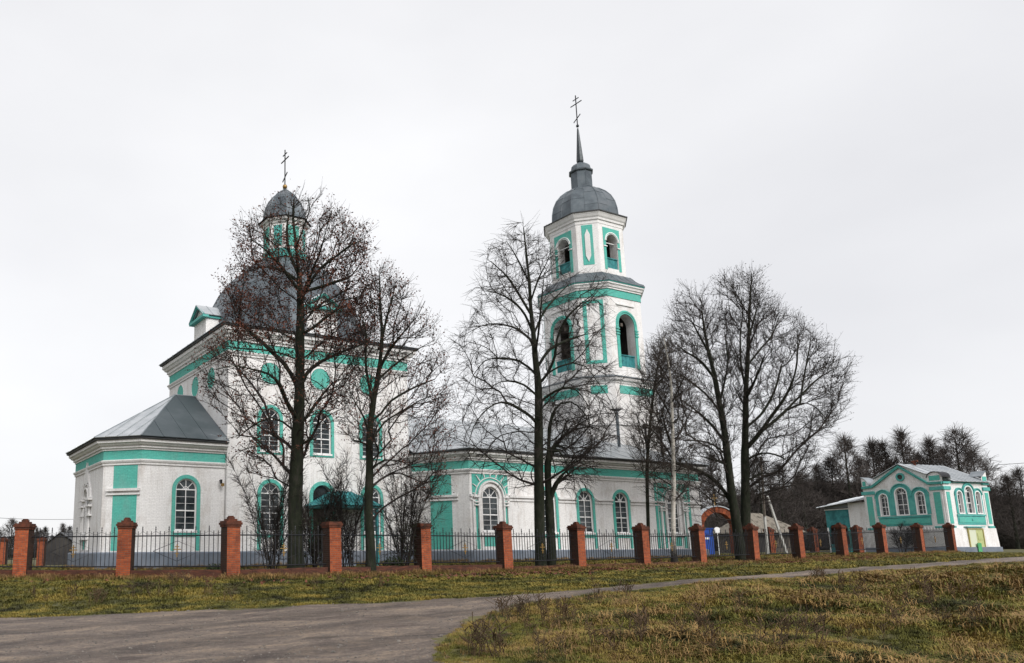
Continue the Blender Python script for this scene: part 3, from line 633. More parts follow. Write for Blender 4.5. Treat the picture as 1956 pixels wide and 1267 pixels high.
# ---- bell tower
TC=(49.2,AY)
def tower_tier(a,c,z0,z1,ops,th=.75,inner=True):
    po=octo(TC[0],TC[1],a,c); pi=octo(TC[0],TC[1],a-th,max(c-th*.8,.5)); m=MB(); mi=MB()
    for i,fr in enumerate(faces(po)):
        op=[(fr.L/2,*ops)] if (i in (0,6) and ops) else []  # unseen far openings walled up to darken the bell stages
        wall_face(m,fr,0,fr.L,z0,z1,op,rec=th)
    for i,fr in enumerate(faces(pi)):
        op=[(fr.L/2,*ops)] if (i in (0,6) and ops) else []
        wall_face(mi,fr,0,fr.L,z0,z1,op,rec=0,flip=True)
    P_('tower_wall',m,MW)
    if ops: P_('tower_lining',mi,MIN)
    return po,faces(po)
tb,ft=tower_tier(3.9,2.3,5.0,14.45,None)
mo=octo(TC[0],TC[1],3.42,2.25)
P_('tower_ledge',MB().ring(tb,[(-.02,14.0),(.05,14.0),(.08,14.12),(.2,14.2),(.26,14.35),(.26,14.42),(-.6,14.62)]),MWT)
P_('tower_ledge_flashing',MB().ring(tb,[(.0,14.44),(.34,14.42),(.34,14.47),(-.42,14.75)]),MRD)
for i,fr in enumerate(ft):
    a=.45 if i%2==0 else .55
    P_('frieze',MB().fbox(fr,a,fr.L-a,-.01,.03,13.22,13.84),MT)
P_('tower_belt',MB().ring(tb,[(-.01,10.8),(.1,10.82),(.1,10.98),(-.01,11.05)]),MWT)
mo,fm=tower_tier(3.42,2.25,14.6,21.2,(1.75,15.5,18.88))
mb=MB()
tier2=mo
for i,fr in enumerate(fm):
    uc=fr.L/2
    if i%2==0:
        s=MB(); s.archband(fr,uc,18.88,.88,1.16,-.01,.06,seg=18); s.archband(fr,uc,18.88,1.0,1.06,-.01,.1,seg=18)
        for sg in (-1,1):
            a,b=sorted((uc+sg*.88,uc+sg*1.16)); s.fbox(fr,a,b,-.01,.06,15.4,18.88); a,b=sorted((uc+sg*.87,uc+sg*1.22))
            for z in (18.0,18.22,18.44): s.fbox(fr,a,b,-.01,.12,z,z+.1)
        P_('bell_opening_surround',s,MT)
        b=MB()
        for k in range(9): b.fbox(fr,uc-.875+k*.1945,uc-.875+(k+1)*.1945-.012,-.22,-.18-.008*(k%2),15.5,16.48)
        b.fbox(fr,uc-.875,uc+.875,-.17,-.12,16.42,16.5); P_('parapet_boards',b,MTB)
        P_('label_moulding',MB().fbox(fr,uc-1.0,uc+1.0,-.01,.1,20.42,20.52),MWT)
    else:
        for sg in (-1,1): P_('chamfer_strip',MB().fbox(fr,uc+sg*.62-.14,uc+sg*.62+.14,-.01,.03,15.7,20.75),MT)
        P_('chamfer_strip',MB().fbox(fr,uc-.47,uc+.47,-.01,.03,20.5,20.75),MT); P_('chamfer_strip',MB().fbox(fr,uc-.47,uc+.47,-.01,.03,15.7,15.95),MT)
P_('frieze',MB().ring(mo,[(-.01,21.0),(.05,21.0),(.05,21.58),(-.01,21.6)]),MT)
P_('tower_cornice',MB().ring(mo,[(0,21.6),(.12,21.6),(.12,21.72),(.2,21.75),(.24,21.9),(.33,21.98),(.33,22.08),(-.2,22.1)]),MWT)
P_('cornice_edge',MB().ring(mo,[(.0,22.09),(.36,22.09),(.40,22.16),(.0,22.22)]),MTD)
sk=[(.42,22.17),(.32,22.35),(.05,22.5),(-.2,22.72),(-.42,23.0),(-.62,23.2)]
sk_o=P_('skirt_roof',MB().ring(mo,[(o-.02,z-.02) for o,z in sk]),MRD)
for i,fr in enumerate(fm):
    nx=[offs(mo,o) for o,z in sk]; k=4 if i%2==0 else 2
    for q in range(k):
        m=MB(); L_=[]
        for (o,z),pp in zip(sk,nx):
            a=np.array([*pp[i],z]); b=np.array([*pp[(i+1)%8],z]); L_.append((a+(b-a)*q/k,a+(b-a)*(q+1)/k))
        for (a,b),(c,d) in zip(L_,L_[1:]): m.quad(a,b,d,c)
        m.tube([l[0] for l in L_],.03,4,cap=False); sub('roof_panel',m,MRD,sk_o)
up,fu=tower_tier(2.62,1.7,23.0,27.6,(1.25,23.75,26.02))
for i,fr in enumerate(fu):
    uc=fr.L/2
    if i%2==0:
        s=MB(); s.archband(fr,uc,26.02,.63,.66,-.01,.09,seg=16)
        pts=[(uc-.66*math.cos(math.pi*k/14),26.02+.66*math.sin(math.pi*k/14)) for k in range(15)]
        s2=MB()
        for x0,x1 in ((uc-.93,uc-.66),(uc+.66,uc+.93)): s2.fbox(fr,x0,x1,-.01,.03,23.6,27.15)
        for (a,b),(c,d) in zip(pts,pts[1:]): s2.add([fr(a,.03,b),fr(c,.03,d),fr(c,.03,27.15),fr(a,.03,27.15)],[(0,1,2,3)])
        P_('bell_opening_field',s2,MT); s.archband(fr,uc,26.02,.72,.79,.02,.1,seg=16); s.fbox(fr,uc-.93,uc-.6,.0,.1,25.5,25.58); s.fbox(fr,uc+.6,uc+.93,.0,.1,25.5,25.58); P_('bell_opening_arch',s,MFR)
        b=MB()
        for k in range(7): b.fbox(fr,uc-.625+k*.1786,uc-.625+(k+1)*.1786-.01,-.16,-.12-.008*(k%2),23.75,24.62)
        b.fbox(fr,uc-.625,uc+.625,-.11,-.06,24.58,24.66); P_('parapet_boards',b,MTB)
        P_('tie_bar',MB().tube([fr(uc-.625,-.3,26.0),fr(uc+.625,-.3,26.0)],.04,6),MFR)
    else:
        P_('chamfer_field',MB().fbox(fr,uc-.42,uc+.42,-.01,.02,23.95,27.3),MT)
        z0_,z1_=24.2,26.95; d=MB(); v=[(uc,z0_),(uc+.2,z0_+.5),(uc+.2,z1_-.5),(uc,z1_),(uc-.2,z1_-.5),(uc-.2,z0_+.5)]
        d.add([fr(a,.07,b) for a,b in v]+[fr(a,.0,b) for a,b in v],[tuple(range(6))]+[(k,k+6,(k+1)%6+6,(k+1)%6) for k in range(6)]); P_('lozenge_panel',d,MWT)
P_('tower_cornice',MB().ring(up,[(0,27.4),(.03,27.4),(.03,27.66),(.12,27.7),(.14,27.85),(.22,27.95),(.3,28.12),(.35,28.2),(.35,28.28),(-.2,28.3)]),MWT)
P_('eave_edge',MB().ring(up,[(0,28.29),(.43,28.27),(.45,28.34),(.1,28.42),(-.3,28.44)]),MEV)
td=[(2.9,28.38),(2.8,28.6),(2.76,29.2),(2.62,29.85),(2.34,30.45),(1.92,30.95),(1.4,31.35),(.85,31.58)]
tdo=P_('tower_dome',MB().lathe(TC[0],TC[1],[(r-.05,z-.02) for r,z in td],8,rot=math.pi/8),MRD); gores(tdo,TC[0],TC[1],td,8,[MRD],k=2)
m=MB().lathe(TC[0],TC[1],[(.93,31.4),(.88,31.6),(.88,33.05),(1.02,33.1),(1.05,33.2),(.86,33.35),(.8,33.65),(.62,33.85),(.25,34.05),(.16,34.15)],8,rot=math.pi/8); dr=P_('drum',m,MRD)
m=MB()
for k in range(8):
    a=2*math.pi*k/8+math.pi/8; m.tube([(TC[0]+.88*math.cos(a),TC[1]+.88*math.sin(a),z) for z in (31.5,33.05)],.03,4)
sub('rib',m,MRD,dr)
P_('spire',MB().lathe(TC[0],TC[1],[(.14,34.05),(.16,34.15),(.28,34.18),(.29,34.3),(.09,37.0),(.06,37.3)],8),MSP)
cross(TC[0],TC[1],37.65,2.75,ball=.13)
# floors inside the tower
P_('tower_floor',MB().poly([(x,y,15.3) for x,y in octo(*TC,2.9,1.9)]).poly([(x,y,21.3) for x,y in octo(*TC,2.9,1.9)]).poly([(x,y,23.6) for x,y in octo(*TC,2.2,1.4)]).poly([(x,y,27.7) for x,y in octo(*TC,2.2,1.4)]),MDK)
b=MB(); b.box(TC[0]-3.0,TC[0]+3.0,TC[1]-.12,TC[1]+.12,18.9,19.15); b.box(TC[0]-.12,TC[0]+.12,TC[1]-3,TC[1]-.13,18.9,19.15); b.box(TC[0]-.12,TC[0]+.12,TC[1]+.13,TC[1]+3,18.9,19.15)
b.tube([(TC[0]-1.6,TC[1]-2.4,15.4),(TC[0]+.3,TC[1]-2.2,18.3)],.09,5); b.tube([(TC[0]-2.2,TC[1]-1.8,15.4),(TC[0]-2.2,TC[1]+.2,18.3)],.09,5)
b.box(TC[0]-2.2,TC[0]+2.2,TC[1]-.08,TC[1]+.08,26.2,26.38); P_('bell_beam',b,MWD)
def bell(x,y,z,r,label):
    p=[(.02,z),(.3*r,z-.02*r),(.45*r,z-.15*r),(.52*r,z-.6*r),(.66*r,z-1.05*r),(.98*r,z-1.38*r),(r,z-1.45*r),(.9*r,z-1.45*r),(.6*r,z-1.0*r),(.4*r,z-.3*r)]
    t=thing('bell',label,'bell',(x,y,z)); part('bell_body',MB().lathe(x,y,p,16),MBZ,t,smooth=True)
    part('clapper',MB().tube([(x,y,z-.1),(x,y,z-1.35*r)],.035).lathe(x,y,[(.01,z-1.6*r),(.09,z-1.5*r),(.09,z-1.4*r),(.01,z-1.3*r)],8),MIR,t)
    part('hanger',MB().box(x-.05,x+.05,y-.05,y+.05,z,z+.35),MIR,t)
bell(TC[0]-.1,TC[1]-1.5,18.55,.62,'dark bell hanging behind the right arched opening of the middle tower stage')
bell(TC[0]-1.6,TC[1]-.1,18.55,.6,'dark bell hanging behind the left arched opening of the middle tower stage')
bell(TC[0]-.1,TC[1]-1.2,25.85,.32,'small bell hanging behind the right arched opening of the top tower stage')
bell(TC[0]-1.2,TC[1]+.0,25.85,.32,'small bell hanging behind the left arched opening of the top tower stage')
# ---- stove pipes on the nave roof
def pipe(x,y,z0,z1,r,cap,label,mm):
    t=thing('stove_pipe',label,'chimney pipe',(x,y,z0)); part('flue',MB().tube([(x,y,z0),(x,y,z1)],r,10),mm,t)
    if cap: part('cowl',MB().tube([(x-.35,y+.3,z1+.1),(x,y,z1+.02),(x+.35,y-.3,z1+.12)],[.02,.16,.02],5),MIR,t)
    else: part('cowl',MB().tube([(x,y,z1-.1),(x,y,z1+.25)],r*1.7,8),MIR,t)
pipe(45.7,39.6,8.6,11.6,.11,True,'tall grey stove pipe with winged cowl on the nave roof below the tower',MRD)
pipe(48.1,39.2,8.3,10.5,.09,False,'short black stove pipe at the tower foot, right of the winged one',MIR)
pipe(47.2,37.2,7.6,9.9,.10,False,'black stove pipe at the far right end of the nave roof',MIR)
# lamp on the wall by the apse
t=thing('wall_lamp','small lantern on the white apse wall right of its arched window','lamp',(15.2,39.5,5.25))
part('bracket',MB().box(15.17,15.23,39.3,39.5,5.35,5.4).box(15.15,15.25,39.25,39.35,5.2,5.42),MIR,t); part('shade',MB().lathe(15.28,39.28,[(.02,5.05),(.09,5.08),(.1,5.2),(.03,5.24)],8),MGO,t)
# ============================================================ THE CHAPEL AT THE RIGHT
ga=math.radians(9); G=np.array([math.sin(ga),math.cos(ga)]); S_=np.array([math.cos(ga),-math.sin(ga)])
K=np.array([74.74,32.6]); Lg=6.7; Ls=5.4
chapel=thing('chapel','small two storey white chapel with turquoise triple arched windows and pale tin roof','chapel',(K[0],K[1],1.3))
gf=Fr(K+G*Lg,K); sf=Fr(K,K+S_*Ls); bf=Fr(K+S_*Ls,K+S_*Ls+G*Lg); nf=Fr(K+S_*Ls+G*Lg,K+G*Lg)   # gable face, street face, far, rear
def C_(n,mb,m,**k): return part(n,mb,m,chapel,**k)
gu=lambda d: Lg-d           # distance measured from the near corner
zE=6.75; zB=3.25
gops=[(gu(4.93),.66,4.45,6.0-.33),(gu(3.42),.94,4.45,6.85-.47),(gu(1.9),.66,4.45,6.0-.33+.3)]
gops=[(gu(4.95),.66,4.45,5.95),(gu(3.42),.95,4.45,6.22),(gu(1.88),.66,4.45,5.95)]
sops=[(1.72,.55,4.45,5.95),(2.85,.85,4.45,6.2),(3.92,.55,4.45,5.95)]
m=MB(); wall_face(m,gf,0,Lg,zB,6.9,gops,rec=.2); wall_face(m,sf,0,Ls,zB,6.9,sops,rec=.2); wall_face(m,bf,0,Lg,zB,6.9); wall_face(m,nf,0,Ls,zB,6.9)
m.add([gf(.55,0,6.9),gf(Lg-.55,0,6.9),gf(Lg-1.15,0,7.66),gf(Lg/2+.08,0,8.68),gf(1.15,0,7.66)],[(0,1,2,3,4)]); m.add([bf(.55,0,6.9),bf(Lg-.55,0,6.9),bf(Lg/2,0,8.6)],[(0,1,2)])
C_('upper_wall',m,MW)
base=[tuple(K+G*Lg),tuple(K),tuple(K+S_*Ls),tuple(K+S_*Ls+G*Lg)]
m=MB(); m.ring(base,[(.2,.6),(.10,zB),(-.05,zB+.02)]); C_('lower_wall',m,MW)
C_('plinth',MB().ring(base,[(.28,.6),(.26,1.72),(.12,1.76)]),MPL)
for fr,ops in ((gf,gops),(sf,sops)):
    s=MB()
    for uc,wd,zb,zs in ops:
        r=wd/2; window(chapel,fr,uc,wd,zb,zs+r,4 if wd>.7 else 4,sur=0,depth=.14,sillw=False,frw=.05,cols=2)
        k=.40 if fr is gf else .28
        s.archband(fr,uc,zs,r+.07,r+k,-.01,.06,seg=16); s.archband(fr,uc,zs,r+k-.07,r+k,.05,.12,seg=16)
        for sg in (-1,1):
            a,b=sorted((uc+sg*(r+.07),uc+sg*(r+k-.02))); s.fbox(fr,a,b,-.01,.055 if sg>0 else .062,4.42,zs)
        s2=MB(); s2.archband(fr,uc,zs,r+.0,r+.07,-.01,.09,seg=16); s2.fbox(fr,uc-r-.07,uc-r,-.01,.09,zb,zs); s2.fbox(fr,uc+r,uc+r+.07,-.01,.09,zb,zs); s2.fbox(fr,uc-r-.07,uc+r+.07,-.01,.10,zb-.07,zb); C_('window_moulding',s2,MFR)
    a=ops[0][0]-ops[0][1]/2-.3; b=ops[-1][0]+ops[-1][1]/2+.3
    s.fbox(fr,a-.03,b+.03,-.01,.10,4.22,4.36); s.fbox(fr,a,b,-.01,.04,3.52,4.22)
    C_('window_group_surround',s,MTD)
    C_('apron',MB().fbox(fr,a+.12,b-.12,.03,.075,3.68,4.12),MT)
    C_('apron_stud',MB().fbox(fr,(a+b)/2-.06,(a+b)/2+.06,.07,.12,3.86,4.02),MTD)
# round window in the gable
C_('round_frame',MB().archband(gf,gu(3.28),7.62,.22,.36,-.02,.09,0,360,20),MTD); C_('round_glass',MB().archband(gf,gu(3.28),7.62,0,.22,-.02,.02,0,360,20),MDK)
# gable mouldings
m=MB(); n=8
path=[(0,7.05),(.85,7.08),(1.1,7.2),(Lg/2+.08,8.62),(Lg-1.35,7.2),(Lg-1.1,7.0),(Lg+.02,6.98)]
for (a,b),(c,d) in zip(path,path[1:]):
    v=[gf(a,-.02,b-.2),gf(c,-.02,d-.2),gf(c,.16,d-.2),gf(a,.16,b-.2),gf(a,-.02,b),gf(c,-.02,d),gf(c,.2,d),gf(a,.2,b)]
    m.add(v,[(0,1,2,3),(4,7,6,5),(0,4,5,1),(1,5,6,2),(2,6,7,3),(3,7,4,0)])
C_('gable_moulding',m,MTD)
for fr,L_ in ((gf,Lg),(sf,Ls)):
    for e,(a,b) in enumerate(((0,1.05),(L_-1.05,L_))):
        if fr is sf: a,b=((0,.75),(L_-.75,L_))[e]
        C_('corner_capital',MB().fbox(fr,a+(.02 if a>0 else -.1),b+(.1 if b==L_ else -.02),-.01,.12,6.32,6.6),MTD)
        C_('corner_base',MB().fbox(fr,a+.05,b-.05,-.01,.13,3.27,3.42),MTD)
        c=(a+b)/2; h=.26 if fr is gf else .2
        C_('pilaster',MB().fbox(fr,c-h-.14,c+h+.14,-.01,.05,3.42,6.32),MWT); C_('pilaster_panel',MB().fbox(fr,c-h,c+h,.045,.08,3.6,6.15),MT)
C_('street_moulding',MB().fbox(sf,.75,Ls-.75,-.01,.08,6.9,6.97).fbox(sf,-.1,.75,-.01,.14,6.82,6.98).fbox(sf,Ls-.75,Ls+.02,-.01,.14,6.82,6.98),MTD)
# corner acroteria (rounded hoods)
def hood(cx,cy,fr,wd,label=None):
    m=MB(); 
    q=[(0,.0),(0,.35),(.12,.62),(.35,.78),(.6,.8),(wd-.3,.78),(wd-.1,.6),(wd,.3),(wd,0)]
    return q
for fr,a,b in ((gf,Lg-1.15,Lg+.04),(gf,-.04,.62),(sf,Ls-.62,Ls+.04)):
    w_=b-a; n=10; pts=[(a,7.0)]+[(a+w_/2-w_/2*math.cos(math.pi*i/n),7.35+.45*math.sin(math.pi*i/n)) for i in range(n+1)]+[(b,7.0)]
    if (fr is gf and a<0): pts=[(a,7.0),(a,7.85),(a+w_*.45,7.72),(a+w_*.8,7.45),(b,7.1),(b,7.0)]
    if fr is sf: pts=[(a,7.0),(a,7.5),(a+w_*.5,7.75),(b-.1,7.95),(b,7.9),(b,7.0)]
    h=MB(); k=len(pts); dp=1.0
    h.add([fr(x,.02,z) for x,z in pts]+[fr(x,-dp,z) for x,z in pts],[tuple(range(k)),tuple(reversed(range(k,2*k)))]); C_('corner_gablet',h,MW)
    h=MB()
    for (x0,z0_),(x1,z1_) in zip(pts[1:-1],pts[2:-1]): h.add([fr(x0,.1,z0_),fr(x1,.1,z1_),fr(x1,-dp,z1_),fr(x0,-dp,z0_),fr(x0,.1,z0_+.05),fr(x1,.1,z1_+.05),fr(x1,-dp,z1_+.05),fr(x0,-dp,z0_+.05)],[(0,1,2,3),(4,7,6,5),(0,4,5,1),(1,5,6,2),(2,6,7,3),(3,7,4,0)])
    C_('gablet_capping',h,MRF if fr is not gf or a<0 else MIR)
    C_('gablet_panel',MB().fbox(fr,a+w_*.15,a+w_*(.55 if a<0 else .85),.0,.06,7.12,7.5),MT)
# roof
rf=C_('roof',MB().poly([gf(.3,-.3,6.9),gf(Lg-.3,-.3,6.9),gf(Lg-.3,-Ls+.3,6.9),gf(.3,-Ls+.3,6.9)]),MRD)
Rg=gf(Lg/2+.08,.25,8.72); Rb=gf(Lg/2+.08,-Ls-.2,8.72)
roof_plane(rf,[gf(Lg+.3,-.9,6.98),gf(Lg+.3,-Ls-.2,6.98),Rb,gf(Lg/2+.08,-.9,8.72)],.55,MRL); roof_plane(rf,[gf(-.3,-Ls-.2,6.98),gf(-.3,-.9,6.98),gf(Lg/2+.08,-.9,8.72),Rb],.55,MRL)
roof_plane(rf,[gf(Lg-1.15,.2,7.69),gf(Lg-1.15,-.9,7.69),gf(Lg/2+.08,-.9,8.72),gf(Lg/2+.08,.2,8.72)],.6,MRL); roof_plane(rf,[gf(1.15,-.9,7.69),gf(1.15,.2,7.69),gf(Lg/2+.08,.2,8.72),gf(Lg/2+.08,-.9,8.72)],.6,MRL)
sub('roof_vent',MB().tube([gf(Lg/2+.3,-1.6,8.6),gf(Lg/2+.3,-1.6,8.95)],.12,8).tube([gf(Lg/2+.1,-1.6,8.95),gf(Lg/2+.6,-1.6,9.0)],.09,6),MBC,rf)
# street door: two leaves, one open strip of green in front
dl=MB().fbox(sf,1.95,2.80,.1,.19,1.35,3.12); C_('door_leaf',dl,mat('pale_green_paint',(.55,.58,.45),.6)[0],label='pale weathered left door leaf')
dl=MB().fbox(sf,2.82,3.62,.1,.19,1.35,3.12); 
for z in (1.6,2.3): dl.fbox(sf,2.95,3.5,.19,.22,z,z+.55)
C_('door_leaf',dl,MDY,label='yellow green right door leaf')
C_('door_frame',MB().fbox(sf,1.86,1.94,.1,.24,1.3,3.2).fbox(sf,3.63,3.71,.1,.24,1.3,3.2).fbox(sf,1.94,3.63,.1,.24,3.13,3.2),mat('ochre_paint',(.38,.33,.13),.7)[0])
C_('door_hood',MB().fbox(sf,1.7,3.9,.05,.3,3.3,3.38),MTD)
t=thing('green_board','narrow green board leaning in front of the pale chapel door','board',(*sf(2.75,.4,1.35)[:2],1.35)); part('board',MB().fbox(sf,2.55,2.98,.3,.36,1.3,2.05),noisy('green_paint',(.06,.28,.12),(.08,.34,.15),3,.6),t); part('board_foot',MB().fbox(sf,2.55,2.62,.36,.5,1.3,1.36).fbox(sf,2.9,2.97,.36,.5,1.3,1.36),MWD,t)
# annex with turquoise porch, behind the gable face
annex=thing('porch_annex','low annex with turquoise arched porch and sloping tin roof left of the chapel','annex',(*(K+G*8.5),1.3))
a0=K+G*(Lg+.01)+S_*.6; a1=K+G*(Lg+2.05)+S_*.6; a2=K+G*(Lg+4.35)+S_*.6
af=Fr(a1,a0); pf=Fr(a2,a1)
m=MB(); m.fbox(af,.0,af.L,-4,0,1.0,5.75); part('annex_wall',m,MW,annex)
m=MB(); wall_face(m,pf,0,pf.L,2.8,5.2,[(.62,.72,2.8,3.5),(1.62,.72,2.8,3.5)],rec=.12); m.fbox(pf,0,pf.L,-.12,.0,1.2,2.1); part('porch_boards',m,MTB,annex)
for x in (.1,1.12,2.15): part('post',MB().fbox(pf,x-.07,x+.07,-.09,.03,1.2,3.6),MFR if x<.2 else MTD,annex)
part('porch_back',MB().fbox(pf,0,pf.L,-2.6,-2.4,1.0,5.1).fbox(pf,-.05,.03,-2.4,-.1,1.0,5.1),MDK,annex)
part('fascia',MB().fbox(pf,-.05,pf.L,-.1,.08,5.2,5.36),MFR,annex); part('eave_boards',MB().fbox(pf,-.05,pf.L,-.3,-.02,5.36,5.7),mat('grey_paint',(.25,.27,.27),.7)[0],annex)
ar=part('annex_roof',MB().fbox(pf,-.2,pf.L,-3.8,.2,5.30,5.36),MEV,annex)
roof_plane(ar,[pf(-.45,.6,5.42),pf(pf.L+af.L+.0,.6,5.95),pf(pf.L+af.L+.0,-4,6.9),pf(-.45,-4,6.37)],.7,MRL)
# ============================================================ FENCE
pA=[(1.2,34.75),(4.54,32.05),(7.72,29.47)]; PB=[(10.82,26.93),(15.12,27.18),(19.56,27.47),(24.22,27.78),(29.04,28.1),(33.92,28.42),(38.74,28.74),(43.88,29.08),(48.87,29.41),(54.14,29.75),(59.59,30.11),(65.27,30.49),(70.6,30.84)]
fpts=pA+PB; HT=2.3
behind=['left of the leftmost one in view','leftmost one in view, before the open sky','in front of the apse corner with its turquoise panel','where the apse meets the main block','before the church door canopy','just left of the nave chamfer, before bare shrubs','below the rayed window of the nave','between the double trunk and the first plain nave windows','between two plain nave windows and the birch','beside the blue booth, right of the birch','right beside the forked black trunks','before the shingled hut and leaning white poles','before the turquoise porch','before the left corner of the chapel','below the right end of the chapel windows','last of the row, at the near chapel corner']
def pillar(x,y,z,ang,label,group,fin=True,w_=.52,H=HT):
    t=thing('brick_pillar',label,'pillar',(x,y,z),group,rz=ang+RNG.normal(0,.02)); t.rotation_euler[0]=RNG.normal(0,.006); t.rotation_euler[1]=RNG.normal(0,.006); h=w_/2; H0=H-.40
    def lp(n,mb,m): return part(n,mb,m,t,org=(0,0,0))
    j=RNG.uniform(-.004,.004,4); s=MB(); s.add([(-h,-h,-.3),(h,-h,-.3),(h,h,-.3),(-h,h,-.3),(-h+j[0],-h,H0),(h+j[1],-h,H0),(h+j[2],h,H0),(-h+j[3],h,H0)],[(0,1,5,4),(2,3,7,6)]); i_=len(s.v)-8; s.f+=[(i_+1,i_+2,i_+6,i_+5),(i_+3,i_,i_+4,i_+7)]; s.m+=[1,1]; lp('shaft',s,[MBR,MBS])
    s=MB(); s.box(-h-.03,h+.03,-h-.03,h+.03,H0,H0+.08); s.box(-h-.06,h+.06,-h-.06,h+.06,H0+.08,H0+.16); s.box(-h-.03,h+.03,-h-.03,h+.03,H0+.16,H0+.22); lp('capital',s,MBC)
    if fin:
        s=MB(); s.box(-h+.08,h-.08,-h+.08,h-.08,H0+.22,H0+.29); s.box(-h+.15,h-.15,-h+.15,h-.15,H0+.29,H0+.36); s.box(-.08,.08,-.08,.08,H0+.36,H); lp('finial',s,MBC)
    return t
groupP='brick pillars of the churchyard fence'
angs=[]
for i,(x,y) in enumerate(fpts):
    a=math.atan2(fpts[min(i+1,len(fpts)-1)][1]-fpts[max(i-1,0)][1],fpts[min(i+1,len(fpts)-1)][0]-fpts[max(i-1,0)][0]) if i!=3 else math.atan2(.25,4.3)
    if i<3: a=math.atan2(-2.55,3.2)*.78
    angs.append(a)
    if i==0: continue
    pillar(x,y,gz(x,y)+.0,a,'orange brick fence pillar '+behind[i],groupP,fin=i not in (4,5))
# iron panels and the low brick wall between the pillars
BAR={}
def ironpanel(p,q,za,zb,label,group,top=1.62,bot=.52,detail=True):
    fr=Fr(p,q); L_=fr.L-.6; t=thing('iron_fence_panel',label,'fence panel',(p[0],p[1],0),group); z=lambda u_: za+(zb-za)*(u_/fr.L)
    a,b=.3,fr.L-.3
    def rail(n,zz_,r): part(n,MB().tube([fr(a,0,z(a)+zz_),fr(b,0,z(b)+zz_)],r,4),MIR,t)
    rail('top_rail',top,.024); rail('bottom_rail',bot,.024)
    n=int(round(L_/.17)); key=(round(top,2),)
    for k in range(1,n):
        uu=a+L_*k/n; sp=(k%3==2) if detail else False; kk=(key,sp)
        if kk not in BAR:
            m=MB(); r=.011; m.box(-r,r,-r,r,bot-.03,top+(.17 if not sp else .2))
            if sp: m.lathe(0,0,[(.012,top+.19),(.03,top+.22),(.012,top+.26),(.026,top+.29),(.002,top+.36)],5)
            BAR[kk]=m.mesh('bar',MIR)
        c=bpy.data.objects.new('bar',BAR[kk]); COL.objects.link(c); c.parent=t; x=fr(uu,0,z(uu)); c.location=(x[0]-p[0],x[1]-p[1],x[2])
    if detail:
        m=MB(); xs=[a]+[a+L_*k/n for k in range(1,n) if k%3==2]+[b]
        for x0,x1 in zip(xs,xs[1:]):
            m.tube([fr(x0+(x1-x0)*s,.0,z(x0)+top+.17-.11*math.sin(math.pi*s)) for s in (0,.17,.33,.5,.67,.83,1)],.006,3,cap=False)
        part('scroll_arcs',m,MIR,t)
        c=(a+b)/2; zm=z(c)+(top+bot)/2; dx,dz=min(1.0,L_*.27),.36
        pts=[(c-dx,zm),(c,zm+dz),(c+dx,zm),(c,zm-dz),(c-dx,zm)]
        part('rhombus',MB().tube([fr(u_,.02,z_) for u_,z_ in pts],.009,4),MIR,t)
        x=MB(); x.fbox(fr,c-.017,c+.017,.02,.05,zm-.22,zm+.24); x.fbox(fr,c-.15,c+.15,.022,.048,zm+.04,zm+.075); x.fbox(fr,c-.08,c+.08,.022,.048,zm+.14,zm+.17); x.fbox(fr,c-.07,c+.07,.022,.048,zm-.11,zm-.08); part('small_cross',x,MGO,t)
    return t
pb=['at the far left edge of the picture','before the dark shed and the edge of the apse','before the apse window','before the left shrubs and the thick trunk','before the dark shrubs and the second trunk','before the nave chamfer with its turquoise panel','before the double trunk','before the first two plain nave windows','between the plain windows and the birch','before the birch','before the brick gate arch and the booth','before the hut','before the dark hedge and leaning poles','left of the chapel corner','before the chapel lower wall','before the evergreen bush at the chapel']
lw=thing('low_brick_wall','low dark red brick wall under the iron fence panels','wall',(10,27,.6))
for i in range(len(fpts)-1):
    p,q=fpts[i],fpts[i+1]; za,zb=gz(*p),gz(*q)
    ironpanel(p,q,za,zb,'black iron fence panel '+pb[i],'iron panels between the brick pillars')
    fr=Fr(p,q); n=7; h0=.40 if i<6 else (.28 if i<9 else .18)
    prev=None
    for k in range(n):
        a=.282+(fr.L-.564)*k/n; b=.282+(fr.L-.564)*(k+1)/n-.006; m=MB(); z0_=za+(zb-za)*(a/fr.L); z1_=za+(zb-za)*(b/fr.L); dh=RNG.uniform(-.012,.012)
        v=[fr(a,-.14,z0_-.4),fr(b,-.14,z1_-.4),fr(b,.14,z1_-.4),fr(a,.14,z0_-.4),fr(a,-.14,z0_+h0+dh),fr(b,-.14,z1_+h0+dh),fr(b,.14,z1_+h0+dh),fr(a,.14,z0_+h0+dh)]
        m.add(v,[(4,7,6,5),(0,4,5,1),(1,5,6,2),(2,6,7,3),(3,7,4,0),(0,1,2,3)])
        if k==0: sec=m
        else: sec.add(m.v,m.f)
    part('wall_section',sec,MBL2 if False else MBL,lw)
# far side fences
def zpt(px,dep): a=at(px,1056,dep); return a[0],a[1]
nl=[('far brick pillar at the left picture edge behind the fence',-70,61),('far brick pillar at the left edge, its panel to the right',6,60),('far brick pillar beside the dark shed',79,60)]
prevp=None
for lb,px,dep in nl:
    x,y=zpt(px,dep); pillar(x,y,gz(x,y)-.05,-.5,lb,'brick pillars of the far churchyard fence')
    if prevp: ironpanel(prevp,(x,y),gz(*prevp),gz(x,y),'thin iron panel of the far fence at the left edge' if px<50 else 'thin iron panel of the far fence left of the shed','far iron panels',detail=False)
    prevp=(x,y)
prevp=None
for lb,px,dep in (('brick pillar behind the fence between the leaning white poles',1473,66),('brick pillar behind the fence left of the turquoise porch',1557,69),('dark brick pillar beside the white annex wall',1641,62)):
    x,y=zpt(px,dep); pillar(x,y,gz(x,y)-.05,-.2,lb,'brick pillars of the inner side fence')
    if prevp: ironpanel(prevp,(x,y),gz(*prevp),gz(x,y),'inner iron panel '+('before the hut' if px<1600 else 'before the porch'),'inner iron panels',detail=False)
    prevp=(x,y)
